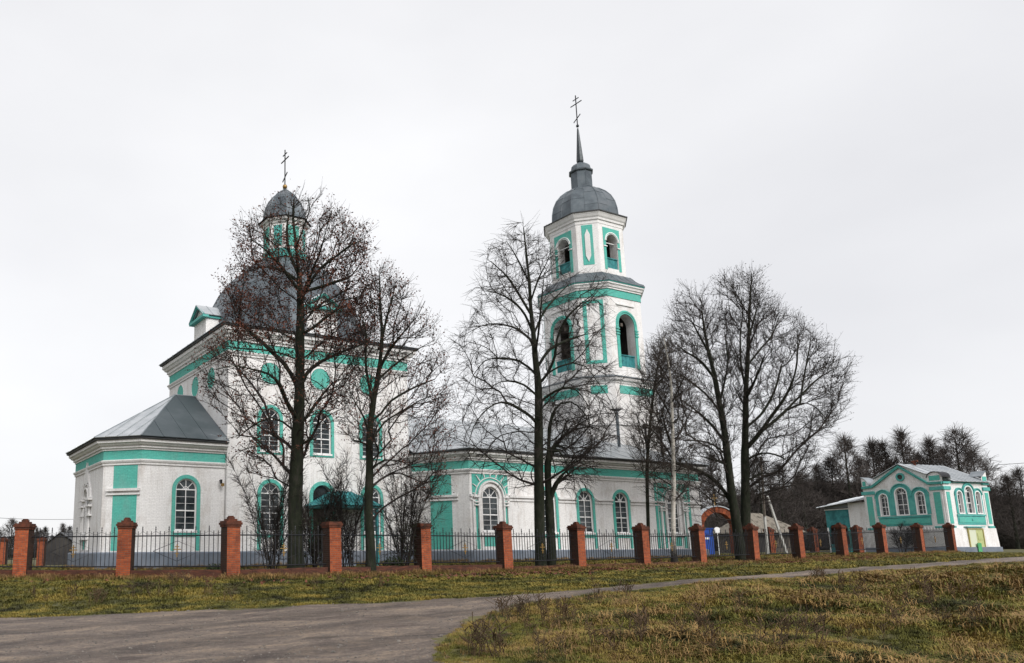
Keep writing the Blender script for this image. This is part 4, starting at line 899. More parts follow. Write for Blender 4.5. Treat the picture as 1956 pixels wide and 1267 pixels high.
# ---- brick gate with arch
x0,y0=zpt(1374,64); gd=np.array([.88,-.47]); c=np.array([x0,y0]); gt=thing('brick_gate','round arched red brick gate with pale tin capping right of the church','gate',(x0,y0,1.0))
fr=Fr(c-gd*1.7,c+gd*1.7); g0=gz(x0,y0); r_=.95; zsp=g0+2.2
part('pier',MB().fbox(fr,0,.55,-.35,.35,g0-.3,zsp),MBR,gt); part('pier',MB().fbox(fr,2.85,3.4,-.35,.35,g0-.3,zsp),MBR,gt)
n=15
for i in range(n):
    b=MB(); b.archband(fr,1.7,zsp,1.2,1.66,-.33,.33,180*i/n+.5,180*(i+1)/n-.5,2); part('arch_brick',b,MBR,gt)
part('capping',MB().archband(fr,1.7,zsp,1.68,1.75,-.42,.42,12,88,10),MRL,gt); part('capping',MB().archband(fr,1.7,zsp,1.68,1.75,-.42,.42,92,168,10),MRL,gt)
for k in range(2):
    m=MB(); 
    for q in range(6): m.tube([fr(.75+k*1.0+q*.17,0,g0+.1),fr(.75+k*1.0+q*.17,0,g0+1.7)],.012,4)
    m.tube([fr(.72+k*1.0,0,g0+.2),fr(1.66+k*1.0,0,g0+.2)],.02,4); m.tube([fr(.72+k*1.0,0,g0+1.5),fr(1.66+k*1.0,0,g0+1.5)],.02,4); part('gate_leaf',m,MIR,gt)
part('gate_cross',MB().fbox(fr,1.67,1.73,-.03,.03,zsp+1.8,zsp+2.7).fbox(fr,1.45,1.95,-.025,.025,zsp+2.35,zsp+2.41),MGO,gt)
# ---- blue booth
x0,y0=zpt(1353,61.5); g0=gz(x0,y0); bt=thing('blue_booth','narrow bright blue booth standing beside the brick gate','booth',(x0,y0,g0))
fr=Fr(np.array([x0,y0])-gd*.5,np.array([x0,y0])+gd*.5)
part('cabin',MB().fbox(fr,0,1,-1,0,g0-.05,g0+2.05),MBU,bt); part('booth_roof',MB().fbox(fr,-.06,1.06,-1.06,.06,g0+2.05,g0+2.12),MBU,bt)
part('booth_door',MB().fbox(fr,.12,.88,.0,.03,g0+.1,g0+1.95),noisy('blue_door',(.008,.045,.25),(.012,.07,.36),3,.5),bt); part('booth_vent',MB().fbox(fr,.35,.65,.03,.05,g0+1.25,g0+1.4),MFR,bt)
t=thing('white_sign','small round white sign beside the blue booth','sign',(*fr(1.25,.2,0)[:2],g0)); part('sign_post',MB().tube([fr(1.25,.2,g0-.1),fr(1.25,.2,g0+2.0)],.025),MFR,t); part('sign_disc',MB().archband(fr,1.25,g0+1.95,0,.24,.2,.23,0,360,18),MFR,t)
# ---- hut with shingled roof
hx,hy=zpt(1478,82); g0=gz(hx,hy)
hut=thing('hut','low dark hut under a wide weathered shingle roof beyond the fence','hut',(hx,hy,g0)); hd=np.array([.92,-.39]); hn=np.array([.39,.92])
def hp(u_,v_,z_): p=np.array([hx,hy])+hd*u_+hn*v_; return (p[0],p[1],z_)
fr=Fr((np.array([hx,hy])+hd*-2.8),(np.array([hx,hy])+hd*2.8))
part('hut_wall',MB().fbox(fr,0,5.6,-5,0,g0-.2,g0+2.0),MWD,hut); part('hut_door',MB().fbox(fr,1.2,2.1,.0,.04,g0,g0+1.8),MDK,hut)
rf=part('hut_roof',MB().fbox(fr,-.2,5.8,-5.2,.2,g0+2.0,g0+2.06),MWD,hut)
A_=[hp(-3.5,-.7,g0+1.95),hp(3.6,-.7,g0+1.95),hp(3.6,5.7,g0+1.95),hp(-3.5,5.7,g0+1.95)]; T1=hp(-1.0,2.5,g0+4.1); T2=hp(.6,2.5,g0+4.1)
for pl_ in ([A_[0],A_[1],T2,T1],[A_[1],A_[2],T2],[A_[2],A_[3],T1,T2],[A_[3],A_[0],T1]): roof_plane(rf,pl_,.8,MSH,seam=.03)
# ---- power pole with braces
px_,py_=zpt(1461,60); g0=gz(px_,py_); pole=thing('power_pole','dark wooden power pole on two splayed pale concrete stubs','power pole',(px_,py_,g0))
A0=at(1466,1056,60); A1=at(1457,945,60); B0=at(1504,1053,60); B1=at(1466,948,60); Tp=at(1453,872,60)
part('concrete_stub',MB().tube([(A0[0],A0[1],g0-.2),tuple(A1)],[.13,.10],6),MCN,pole); part('concrete_stub',MB().tube([(B0[0],B0[1],g0-.2),tuple(B1)],[.13,.09],6),MCN,pole)
part('wooden_mast',MB().tube([tuple(A1-np.array([0,0,1.6])+np.array([.12,.12,0])),tuple(Tp)],[.10,.08],8),MWD,pole); part('crossarm',MB().tube([tuple(Tp+np.array([-.5,.3,-.4])),tuple(Tp+np.array([.5,-.3,-.4]))],.04,4),MIR,pole)
def wire(name,a,b,sag,label,r=.012):
    a=np.array(a,float); b=np.array(b,float); pts=[a+(b-a)*s-np.array([0,0,sag*4*s*(1-s)]) for s in np.linspace(0,1,14)]
    tag(part(name,MB().tube(pts,r,3),MIR),label,'wire')
wire('wire',Tp+np.array([.3,0,-.4]),annexp if False else pf(0,0,5.3),.5,'pale wire sagging from the power pole to the porch annex',.02)
wire('wire',at(1905,888,92),at(2150,862,92),.2,'overhead wire running to the right edge above the chapel',.03)
wire('wire',at(-150,975,75),at(147,992,75),.3,'thin wire against the sky left of the apse',.02)
# ---- dark shed at the left
sx_,sy_=zpt(113,64); g0=gz(sx_,sy_); shed=thing('shed','dark gabled shed seen through the fence left of the apse','shed',(sx_,sy_,g0)); sd_=np.array([.88,-.47])
fr=Fr(np.array([sx_,sy_])-sd_*1.15,np.array([sx_,sy_])+sd_*1.3)
part('shed_wall',MB().fbox(fr,0,2.45,-3.5,0,g0-.3,g0+1.7).add([fr(0,.0,g0+1.7),fr(2.45,0,g0+1.7),fr(1.2,0,g0+2.5)],[(0,1,2)]),MDK,shed)
rf=part('shed_roof',MB().fbox(fr,.1,2.35,-3.4,-.1,g0+1.7,g0+1.74),MDK,shed)
roof_plane(rf,[fr(-.2,.2,g0+1.5),fr(-.2,-3.6,g0+1.5),fr(1.2,-3.6,g0+2.55),fr(1.2,.2,g0+2.55)],.9,MEV); roof_plane(rf,[fr(1.2,.2,g0+2.55),fr(1.2,-3.6,g0+2.55),fr(2.7,-3.6,g0+1.6),fr(2.7,.2,g0+1.6)],.9,MEV)
part('shed_door',MB().fbox(fr,.8,1.6,0,.04,g0,g0+1.6),MDK,shed)
# ============================================================ GROUND AND ROAD
def gridmesh(xs,ys,zf):
    X,Y=np.meshgrid(xs,ys); Z=zf(X,Y); V=np.stack([X.ravel(),Y.ravel(),Z.ravel()],1); nx=len(xs)
    i=np.arange(len(ys)-1)[:,None]*nx+np.arange(nx-1)[None]; i=i.ravel(); return V,np.stack([i,i+1,i+nx+1,i+nx],1)
xs=np.concatenate([np.array([-1500,-600,-250,-120,-60,-30]),np.arange(-20,60,.4),np.arange(60,130,1.5),np.array([140,160,200,260,400,700,1200,2000])])
ys=np.concatenate([np.array([-1500,-600,-200,-60,-20]),np.arange(-8,36,.4),np.arange(36,90,2),np.array([95,110,140,200,300,600,1200,2000])])
V,Fq=gridmesh(xs,ys,ground); gme=npmesh('ground',V,Fq,MGD); gme.polygons.foreach_set('use_smooth',np.ones(len(Fq),bool))
tag(part('ground',gme,None,org=(0,0,0)),None,None,kind='structure')
# road: far kerbless edge and near edge in world metres
def onground(px,py):
    d=ray(px,py); lo,hi=4.,400.
    ts=np.linspace(4,260,1500); P=EYE+d[None]*ts[:,None]; below=P[:,2]<ground(P[:,0],P[:,1]); i=int(np.argmax(below)) if below.any() else len(ts)-1
    return P[i]
FAR=[onground(*p)[:2] for p in ((-160,1186),(0,1181),(150,1176),(300,1169),(470,1162),(640,1154),(800,1147),(960,1138),(1130,1124),(1300,1108),(1450,1098),(1600,1087),(1760,1076))]
NEAR=[onground(*p)[:2] for p in ((848,1267),(856,1238),(875,1213),(905,1192),(950,1173),(1020,1156),(1110,1143),(1200,1131),(1300,1120),(1450,1108),(1600,1098),(1760,1087))]
FAR=[FAR[0]+(FAR[0]-FAR[1])*4]+FAR; d=FAR[-1]-FAR[-2]; d/=np.linalg.norm(d); FAR.append(FAR[-1]+d*30); FAR.append(FAR[-1]+d*80)
d2=NEAR[-1]-NEAR[-2]; d2/=np.linalg.norm(d2); NEAR.append(NEAR[-1]+d*30+np.array([.5,-.3])); NEAR.append(NEAR[-1]+d*80)
def resamp(P,n):
    P=np.array(P); s=np.concatenate([[0],np.cumsum(np.hypot(*np.diff(P,axis=0).T))]); t=np.linspace(0,s[-1],n); return np.stack([np.interp(t,s,P[:,0]),np.interp(t,s,P[:,1])],1)
NEARX=[np.array([6.6,-6.]),np.array([6.7,4.])]+NEAR
RP=np.array([tuple(p) for p in FAR]+[tuple(p) for p in NEARX[::-1]]+[(-20,-6)])
def inpoly(x,y,P=RP):
    x=np.asarray(x); y=np.asarray(y); r=np.zeros(x.shape,bool); n=len(P); j=n-1
    for i in range(n):
        xi,yi=P[i]; xj,yj=P[j]; c=((yi>y)!=(yj>y))&(x<(xj-xi)*(y-yi)/((yj-yi) if yj!=yi else 1e-9)+xi); r^=c; j=i
    return r
def distpoly(x,y,P=RP):
    x=np.asarray(x,float); y=np.asarray(y,float); d=np.full(x.shape,1e9)
    for i in range(len(P)):
        a=P[i]; b=P[(i+1)%len(P)]; ab=b-a; t=np.clip(((x-a[0])*ab[0]+(y-a[1])*ab[1])/(ab@ab),0,1); d=np.minimum(d,np.hypot(x-a[0]-t*ab[0],y-a[1]-t*ab[1]))
    return d
def wob(x,y): return .22*np.sin(x*1.9+y*.7)+.14*np.sin(x*4.3-y*3.1)+.08*np.sin(x*9.1+y*7.7)
gx=np.arange(-14,46,.2); gy=np.arange(-6,34,.2); X,Y=np.meshgrid(gx,gy)
D=np.where(inpoly(X,Y),distpoly(X,Y),-distpoly(X,Y))+wob(X,Y)*.8
Zr=ground(X,Y)+.03*sm(-.05,.35,D)-.02
V=np.stack([X.ravel(),Y.ravel(),Zr.ravel()],1); nx=len(gx); i=(np.arange(len(gy)-1)[:,None]*nx+np.arange(nx-1)[None]); ok=(D[:-1,:-1]>0)&(D[1:,1:]>0)&(D[1:,:-1]>0)&(D[:-1,1:]>0); i=i[ok]
rme=npmesh('road',V,np.stack([i,i+1,i+nx+1,i+nx],1),MRO); rme.polygons.foreach_set('use_smooth',np.ones(len(i),bool)); tag(part('road',rme,None,org=(0,0,0)),None,None,kind='structure')
# far stretch of the road, beyond 46 m
fx=np.linspace(45.8,170,160); fy=np.interp(fx,[p[0] for p in FAR[6:]],[p[1] for p in FAR[6:]]); ny_=np.interp(fx,[p[0] for p in NEAR[4:]],[p[1] for p in NEAR[4:]])
VV=[];k=6
for a,b,c in zip(fx,fy,ny_):
    for s in range(k+1): y=c+(b-c)*s/k; VV.append((a,y,gz(a,y)+.012))
i=(np.arange(len(fx)-1)[:,None]*(k+1)+np.arange(k)[None]).ravel()
rme=npmesh('road',np.array(VV),np.stack([i,i+k+1,i+k+2,i+1],1),MRO); tag(part('road',rme,None,org=(0,0,0)),None,None,kind='structure')
MSD=noisy('dry_seed_bunches',(.018,.015,.013),(.05,.04,.034),2,.95)
# ============================================================ TREES
def taper_tube(pts,rad,n): 
    m=MB(); m.tube(pts,list(rad),n,cap=False); return m.v,m.f
def grow(name,label,cat,limbs,depth,crown,npts,r0,group=None,bark=None,twig=None,droop=0,seed=1,bf=.42,twl=(.3,.75),tw_per=5,tip=.0075,spread=.8,flare=1.6,leaves=None,ddk=.55,limbr=.42,crown_w=None,r_pow=2.25,lboost=.18,lmat=None):
    rg=np.random.default_rng(seed); bark=bark or MBK; twig=twig or MTW
    base=at(*limbs[0][0],depth); base[2]=gz(base[0],base[1])-.12
    t=thing(name,label,cat,tuple(base),group); view=np.array([fh[0],fh[1],0.])
    pos=[];par=[];pl=[];lid=[]; chains=[]
    def addchain(pts,p0,li):
        idx=[p0] if p0 is not None else []; last=p0
        for p in pts:
            pos.append(p); par.append(-1 if last is None else last); pl.append(0 if last is None else pl[last]+np.linalg.norm(p-pos[last])); lid.append(li); last=len(pos)-1; idx.append(last)
        chains.append(idx)
    def dens(P,st=.3):
        out=[P[0]]
        for i,(a,b) in enumerate(zip(P,P[1:])):
            n=max(1,int(np.linalg.norm(b-a)/st)); pm=P[i-1] if i>0 else a-(b-a); pn=P[i+2] if i+2<len(P) else b+(b-a)
            for k in range(1,n+1):
                s=k/n; out.append(.5*((2*a)+(-pm+b)*s+(2*pm-5*a+4*b-pn)*s*s+(-pm+3*a-3*b+pn)*s**3))
        return out
    for li,L_ in enumerate(limbs):
        if li==0:
            P=[at(x,y,depth) for x,y in L_]; P[0]=base; P=dens(P); addchain(P,None,0); continue
        st=at(*L_[0],depth); d=np.array([np.linalg.norm(pos[k]-st) for k in range(len(pos))]); p0=int(np.argmin(d)); a0=pos[p0]; off=(a0-EYE)@FWD-depth
        side=rg.choice([-1,1]); k_=side*rg.uniform(.25,1)*ddk; P=[a0]
        for (x,y) in L_[1:]:
            q=at(x,y,depth); lat=np.linalg.norm(q-st); P.append(at(x,y,depth+off+k_*lat))
        P=dens(P)[1:]; addchain(P,p0,li)
    ns=len(pos)
    # crown points inside the traced outline, given depth by the width of the crown at that height
    C=np.array(crown,float); x0,y0=C.min(0); x1,y1=C.max(0); pts=[]
    yy=np.linspace(y0,y1,60); span=[]
    gxx=np.linspace(x0,x1,120)
    for y in yy:
        ins=gxx[inpoly(gxx,np.full_like(gxx,y),C)]; span.append((ins.min(),ins.max()) if len(ins) else (0,0))
    span=np.array(span); mpx=depth/F
    while len(pts)<npts:
        x=rg.uniform(x0,x1,4000); y=rg.uniform(y0,y1,4000); ok=inpoly(x,y,C); x=x[ok];y=y[ok]
        a=np.interp(y,yy,span[:,0]); b=np.interp(y,yy,span[:,1]); mid=(a+b)/2; hw=(b-a)/2+1e-3
        q=(x-mid)/hw; x=x+rg.normal(0,9,len(x)); y=y+rg.normal(0,11,len(x)); ok2=np.sin(x*.045+y*.03+seed)*np.sin(y*.05-x*.02+2*seed)>-.72; keep=ok2&(rg.random(len(x))<(.35+.65*np.abs(q)+ (.4*(y<y0+.3*(y1-y0))))) ; x=x[keep];y=y[keep];hw=hw[keep];q=q[keep]
        dd=np.sqrt(np.clip(1-q*q,0,1))*hw*mpx*rg.choice([-1,1],len(x))*np.sqrt(rg.random(len(x)))*spread
        for a_,b_,c_ in zip(x,y,dd): pts.append(at(a_,b_,depth+c_))
    pts=np.array(pts[:npts]); S0=np.array(pos); dmin=np.array([np.min(np.sum((S0-p)**2,1)) for p in pts]); order=np.argsort(dmin)
    cap=ns+npts*8; PP=np.zeros((cap,3)); PP[:ns]=S0; LL=np.zeros(cap); LL[:ns]=pl; PR=np.full(cap,-1); PR[:ns]=par; DR=np.zeros((cap,3))
    for k in range(ns): DR[k]=(PP[k]-PP[PR[k]]) if PR[k]>=0 else (0,0,1)
    DR[:ns]/=np.linalg.norm(DR[:ns],axis=1,keepdims=True)+1e-9
    n=ns; zlow=base[2]+ (S0[:,2].max()-base[2])*.14; trunkbar=np.zeros(cap); trunkbar[:ns]=np.where(S0[:,2]<zlow,50,0)
    edges=[]
    for k in order:
        q=pts[k]; v=q-PP[:n]; d=np.sqrt((v*v).sum(1))+1e-6; al=(v*DR[:n]).sum(1)/d
        vert=(-v[:,2])*(.55 if not droop else -.15); cost=d*(1.25-.35*al)+bf*LL[:n]+np.maximum(vert,0)*1.2+trunkbar[:n]; j=int(np.argmin(cost)); dj=d[j]
        st=max(1,min(6,int(dj/.45))); a=PP[j]; c=a+DR[j]*dj*.30+np.array([0,0,(.05-.0*droop)*dj]); jit=rg.normal(0,.018,(st,3)); last=j
        qq=q-np.array([0,0,droop*dj*.25])
        for s in range(1,st+1):
            u_=s/st; p=(1-u_)**2*a+2*u_*(1-u_)*c+u_*u_*qq+(jit[s-1] if s<st else 0)
            PP[n]=p; PR[n]=last; e=p-PP[last]; le=np.linalg.norm(e); DR[n]=e/(le+1e-9); LL[n]=LL[last]+le; last=n; n+=1
    PP=PP[:n];PR=PR[:n];DR=DR[:n]; acc=np.zeros(n); nch=np.zeros(n,int)
    for k in range(n-1,-1,-1):
        if acc[k]==0: acc[k]=tip**r_pow
        if PR[k]>=0: acc[PR[k]]+=acc[k]; nch[PR[k]]+=1
    # chains of skeleton are numbered in order so a child always follows its parent
    R=acc**(1/r_pow); Rr=R[0]; k_=r0/Rr; R=R*(1+(k_-1)*(R/Rr)**.9); R[:ns]=R[:ns]*(np.maximum(R[:ns],1e-4)/R[0])**-lboost
    # skeleton: proper swept limbs
    for li,idx in enumerate(chains):
        if len(idx)<2: continue
        r=np.minimum.accumulate(np.array([R[i] for i in idx])); 
        if li>0: r[0]=r[1]*1.05; r=np.maximum(r,tip)
        P=[PP[i] for i in idx]
        if li==0:
            z=np.array([p[2] for p in P])-base[2]; r=r*(1+(flare-1)*np.exp(-z/.7)); j=rg.normal(0,.01,len(P)); r=r*(1+j)
        m=MB(); m.tube(P,list(r),12 if li==0 else (8 if r[0]>.05 else 5),cap=False)
        part('trunk' if li==0 else 'limb',m,bark if li==0 else (lmat or bark),t,smooth=True)
    idx=np.arange(ns,n); P0=PP[PR[idx]]; P1=PP[idx]; R1=R[idx]; Rp=np.minimum(R[PR[idx]],R1*1.5); Rp=np.where(PR[idx]<ns,R1*1.25,Rp)
    V1,F1=frusta(P0,P1,Rp,R1,4)
    # twigs
    src=np.concatenate([np.repeat(idx,tw_per)]); src=src[rg.random(len(src))<.8]; s_=rg.random(len(src))[:,None]; A=PP[PR[src]]*(1-s_)+PP[src]*s_
    dirv=DR[src]*1.0+rg.normal(0,.42,(len(src),3)); dirv[:,2]+=.20-droop*1.0; dirv/=np.linalg.norm(dirv,axis=1,keepdims=True)
    ln=rg.uniform(twl[0],twl[1],len(src))[:,None]; B=A+dirv*ln*.5; d2=dirv+rg.normal(0,.16,dirv.shape); d2[:,2]+=.15-droop*.9; d2/=np.linalg.norm(d2,axis=1,keepdims=True); Cc=B+d2*ln*.5
    rt=np.full(len(src),tip*.95); V2,F2=frusta(A,B,rt,rt*.8,3); V3,F3=frusta(B,Cc,rt*.8,rt*.5,3)
    VV=np.concatenate([V1,V2,V3]); FF=np.concatenate([F1,F2+len(V1),F3+len(V1)+len(V2)])
    me=npmesh('crown',VV-base,FF,twig); part('crown',me,None,t,kind='stuff')
    if leaves:
        nl,size,lm=leaves[:3]; w_=np.ones(len(Cc))
        if len(leaves)>3: w_=leaves[3](Cc,rg)
        pr=w_/w_.sum(); pk=rg.choice(len(Cc),nl,p=pr); ctr=(Cc[pk]*.6+B[pk]*.4)+rg.normal(0,.10,(nl,3)); a=rg.normal(0,1,(nl,3)); a/=np.linalg.norm(a,axis=1,keepdims=True); b=np.cross(a,rg.normal(0,1,(nl,3))); b/=np.linalg.norm(b,axis=1,keepdims=True)
        s=rg.uniform(.6,1.2,(nl,1))*size; V=np.stack([ctr-a*s,ctr+b*s*.55,ctr+a*s,ctr-b*s*.55],1).reshape(-1,3); me=npmesh('leaves',V-base,np.arange(4*nl).reshape(-1,4),lm); part('leaves',me,None,t,kind='stuff')
    return t
# thick leafy tree before the main block
T1=[[(566,1092),(565,1040),(564,980),(566,900),(569,830),(572,760),(573,690),(573,640),(574,590),(572,540),(566,470),(560,420),(562,380)],
 [(570,835),(558,820),(540,806),(518,798),(495,806),(471,822),(452,838)],[(570,808),(556,784),(545,762),(534,735),(514,715),(479,705),(447,699),(412,706)],
 [(573,762),(566,735),(556,715),(542,694),(522,675),(503,656),(478,636),(455,612)],[(572,800),(585,798),(600,776),(621,748),(642,727),(662,722)],[(574,745),(585,715),(610,693),(645,676),(676,664),(715,650)],
 [(574,590),(580,560),(594,524),(606,495),(615,470),(626,427),(634,402)],[(575,575),(590,545),(610,515),(643,489),(671,468),(694,458)],[(574,612),(600,592),(643,576),(688,566),(700,545)],
 [(572,565),(552,530),(532,503),(504,475),(480,458)],[(570,530),(566,480),(578,440),(592,400),(588,378)],[(574,560),(600,552),(643,538),(671,527),(690,500)],[(573,650),(545,640),(505,618),(470,600),(445,575)],[(573,690),(540,676),(500,668),(460,666),(425,660)],
 [(572,545),(545,520),(515,510),(490,512),(470,520)],[(573,640),(600,625),(630,600),(655,585)],[(571,520),(552,480),(548,440),(552,405)],[(572,860),(590,840),(605,838)],[(573,720),(605,730),(640,760),(655,775)]]
C1=[(560,372),(590,372),(640,395),(672,415),(702,455),(695,520),(712,560),(722,600),(700,650),(690,700),(668,740),(672,790),(640,800),(600,812),(585,870),(560,880),(540,860),(508,905),(470,890),(455,850),(440,800),(410,780),(384,720),(400,672),(438,640),(440,600),(430,520),(462,500),(460,450),(480,405),(520,410),(545,385)]
grow('tree','tallest leafy tree, thick mossy trunk and brown dead leaves, before the main block','tree',T1,33,C1,1750,.30,'bare trees in the churchyard',seed=3,lboost=.26,leaves=(22000,.052,MLF,lambda P,rg: np.clip(.22+np.exp(-((P[:,2]-12.0)/2.4)**2)*1.8+.5*(P[:,2]<8),0,2)*(.2+.8*(np.sin(P[:,0]*2.1)*np.sin(P[:,1]*1.7+P[:,2]*2.3)>-.3))),bf=.42,flare=1.6,ddk=.8,tw_per=4)
T2=[[(709,1088),(707,1030),(704,970),(706,900),(706,837),(712,775),(721,727),(728,670),(729,620),(726,570),(725,525)],
 [(708,892),(722,886),(735,879),(771,884),(798,905),(815,940)],[(708,845),(720,826),(735,806),(767,786),(814,760),(854,752)],[(710,812),(728,790),(747,766),(794,739),(830,725)],[(726,700),(742,672),(770,636),(800,600),(812,575)],
 [(728,650),(738,610),(748,575),(756,540)],[(714,770),(704,730),(698,690),(700,640),(690,600)],[(707,835),(696,800),(682,775),(668,750)],[(721,727),(750,700),(790,672),(830,650)],[(729,625),(712,590),(708,560),(700,535)],[(728,660),(755,640),(775,610),(785,575)],[(707,860),(690,845),(672,840)]]
C2=[(725,512),(742,518),(770,545),(795,580),(820,610),(825,650),(850,680),(850,720),(862,760),(850,800),(865,830),(850,850),(840,930),(812,955),(790,925),(760,900),(735,900),(720,860),(690,860),(660,830),(650,790),(668,740),(665,690),(690,640),(672,600),(700,560),(704,530)]
grow('tree','slimmer dark tree with a long low branch, before the right end of the main block','tree',T2,31.5,C2,1050,.175,'bare trees in the churchyard',seed=5,leaves=(6000,.045,MLF),ddk=.7,tw_per=4,tip=.007)
# linden with double trunk and drooping branches
T3=[[(1033,1082),(1031,1020),(1030,950),(1029,880),(1029,800),(1028,735),(1023,690),(1019,640),(1014,590),(1011,540),(1006,490),(1000,435)],
 [(1020,832),(1010,826),(995,824),(957,832),(938,850),(925,885),(918,915)],[(1028,815),(1016,798),(998,785),(969,770),(945,772),(922,790),(905,815),(895,850)],[(1028,712),(1010,702),(992,690),(962,685),(926,690),(899,726),(884,762)],
 [(1022,668),(1012,648),(980,625),(935,619),(905,630),(880,645)],[(1018,640),(1003,602),(980,576),(950,560),(925,556)],[(1013,600),(992,564),(968,528),(938,500)],[(1010,545),(996,510),(980,480),(968,462)],
 [(1028,740),(1045,715),(1060,680),(1064,648),(1082,609),(1110,580),(1135,560),(1145,534)],[(1028,735),(1045,715),(1070,700),(1094,693),(1118,700),(1140,728),(1165,765),(1178,800)],[(1024,680),(1028,640),(1032,600),(1036,560),(1040,520)],[(1020,640),(1037,600),(1060,570),(1085,545)],
 [(1012,575),(1028,534),(1045,500),(1055,470)],[(1029,770),(1048,755),(1075,742),(1100,745),(1120,770),(1130,800)],[(1010,530),(1004,480),(1014,450)],[(1029,880),(1012,868),(1000,880),(990,905)],[(1024,760),(1000,735),(970,728),(945,735),(915,765)],[(1027,700),(1050,668),(1085,650),(1115,640)],[(1028,850),(1045,860),(1068,862),(1085,890)]]
C3=[(1000,427),(1020,440),(1040,470),(1062,480),(1070,520),(1110,530),(1145,530),(1160,570),(1150,620),(1160,680),(1185,740),(1195,800),(1185,840),(1140,850),(1120,880),(1095,900),(1070,900),(1050,860),(1010,900),(990,940),(950,900),(900,900),(880,860),(890,800),(865,760),(880,700),(868,650),(905,610),(905,560),(920,520),(925,480),(960,455),(985,430)]
tr3=grow('tree','linden with two joined trunks and hanging branches, left of the bell tower','tree',T3,38,C3,1700,.25,'bare trees in the churchyard',seed=8,droop=.32,ddk=.7,tw_per=5,flare=1.3,twl=(.35,.9))
T3b=[[(1053,1080),(1052,1030),(1049,960),(1046,900),(1048,857),(1050,815),(1055,792),(1070,772),(1090,768),(1112,784),(1124,808),(1132,850)],[(1049,960),(1062,925),(1082,900),(1090,915)],[(1060,782),(1075,800),(1085,830),(1090,860)],[(1047,880),(1062,850),(1085,868),(1095,910),(1098,935)]]
C3b=[(1050,760),(1090,755),(1130,780),(1150,830),(1150,880),(1110,940),(1095,950),(1070,880),(1062,830)]
grow('tree','second trunk of the linden pair, its low branch arching right over the nave','tree',T3b,38.3,C3b,420,.21,'bare trees in the churchyard',seed=11,droop=.5,ddk=.4,tw_per=5,flare=1.2)
# birch
T4=[[(1288,1072),(1287,1040),(1286,980),(1287,920),(1286,860),(1284,800),(1282,740),(1276,690),(1268,645)],[(1286,880),(1268,850),(1250,825)],[(1286,850),(1305,815),(1318,790)],[(1284,800),(1265,765),(1248,735)],[(1283,770),(1300,735),(1310,715)],[(1280,730),(1262,700),(1252,680)],[(1286,930),(1262,915),(1245,905)],[(1287,960),(1305,940),(1320,935)]]
C4=[(1268,628),(1290,660),(1310,690),(1330,720),(1335,790),(1330,860),(1318,930),(1300,960),(1270,955),(1240,930),(1220,880),(1215,800),(1222,740),(1240,700),(1250,660)]
grow('birch','slender white birch with black marks, before the right end of the nave','tree',T4,46,C4,1100,.12,'bare trees in the churchyard',seed=13,lmat=MTW,bark=MBI,twig=MTWL,droop=.12,ddk=.5,tw_per=5,flare=2.2,tip=.008,twl=(.35,.8))
# forked black trees
T5=[[(1418,1074),(1412,1035),(1405,990),(1396,930),(1389,870),(1383,820),(1374,770),(1364,715),(1352,665),(1344,620),(1340,580)],
 [(1400,975),(1384,940),(1362,915),(1330,898),(1290,884),(1255,868)],[(1385,845),(1362,815),(1336,790),(1310,770),(1288,752)],[(1378,790),(1350,755),(1320,730),(1300,715)],[(1366,725),(1338,690),(1310,672),(1290,655)],[(1388,868),(1362,850),(1335,842),(1308,842)],[(1355,672),(1330,630),(1315,600),(1308,572)],[(1374,770),(1384,730),(1390,690),(1386,650)],[(1390,885),(1368,880),(1340,872)],[(1300,886),(1285,860),(1272,820),(1262,780)]]
C5a=[(1340,560),(1370,590),(1390,640),(1405,700),(1405,780),(1400,860),(1390,930),(1365,990),(1320,960),(1295,925),(1255,890),(1240,840),(1240,760),(1258,700),(1270,640),(1290,590),(1315,560)]
grow('tree','left trunk of the black forked pair, its big low limb reaching left to the birch','tree',T5,49,C5a,1500,.27,'bare trees in the churchyard',seed=17,bf=.42,ddk=.7,tw_per=5,tip=.0082,twl=(.3,1.0),leaves=(4000,.05,MSD))
T6=[[(1423,1074),(1424,1010),(1424,940),(1423,870),(1424,800),(1425,745),(1428,690),(1430,640),(1432,590),(1434,550),(1436,522)],
 [(1424,740),(1412,700),(1402,650),(1394,600),(1388,550),(1380,530)],[(1428,860),(1445,835),(1470,800),(1500,758),(1518,715),(1524,670),(1522,630)],[(1450,828),(1490,795),(1530,755),(1565,722),(1605,700)],[(1430,880),(1455,866),(1490,872),(1520,895)],[(1430,820),(1455,790),(1478,750),(1490,710),(1500,670)],[(1429,700),(1450,670),(1475,640),(1488,605)],[(1426,760),(1445,720),(1460,680)],[(1424,780),(1408,750),(1396,725)],[(1431,650),(1440,610),(1450,575)],[(1500,770),(1540,770),(1570,790),(1585,815)],[(1432,920),(1455,905),(1480,905)],[(1424,745),(1416,700),(1414,640),(1418,590),(1412,545)],[(1505,750),(1540,700),(1560,660)],[(1520,712),(1545,670),(1550,640)]]
C6=[(1436,515),(1450,545),(1475,570),(1495,605),(1530,620),(1560,640),(1570,660),(1600,680),(1625,705),(1615,740),(1605,790),(1580,830),(1560,870),(1545,905),(1520,945),(1480,960),(1445,960),(1432,900),(1428,850),(1415,790),(1400,720),(1385,650),(1375,560),(1380,530),(1400,535),(1420,530)]
grow('tree','right trunk of the black forked pair with the widest crown, right of the church','tree',T6,49.6,C6,2100,.28,'bare trees in the churchyard',seed=19,bf=.42,ddk=.7,tw_per=5,tip=.0082,twl=(.3,1.0),leaves=(7000,.05,MSD))
T7=[[(1238,1055),(1238,1000),(1236,900),(1240,830),(1245,780),(1256,700),(1262,655)],[(1238,860),(1225,820),(1215,790)],[(1240,840),(1262,800),(1270,770)],[(1245,780),(1232,745),(1228,715)],[(1250,745),(1270,715),(1275,690)]]
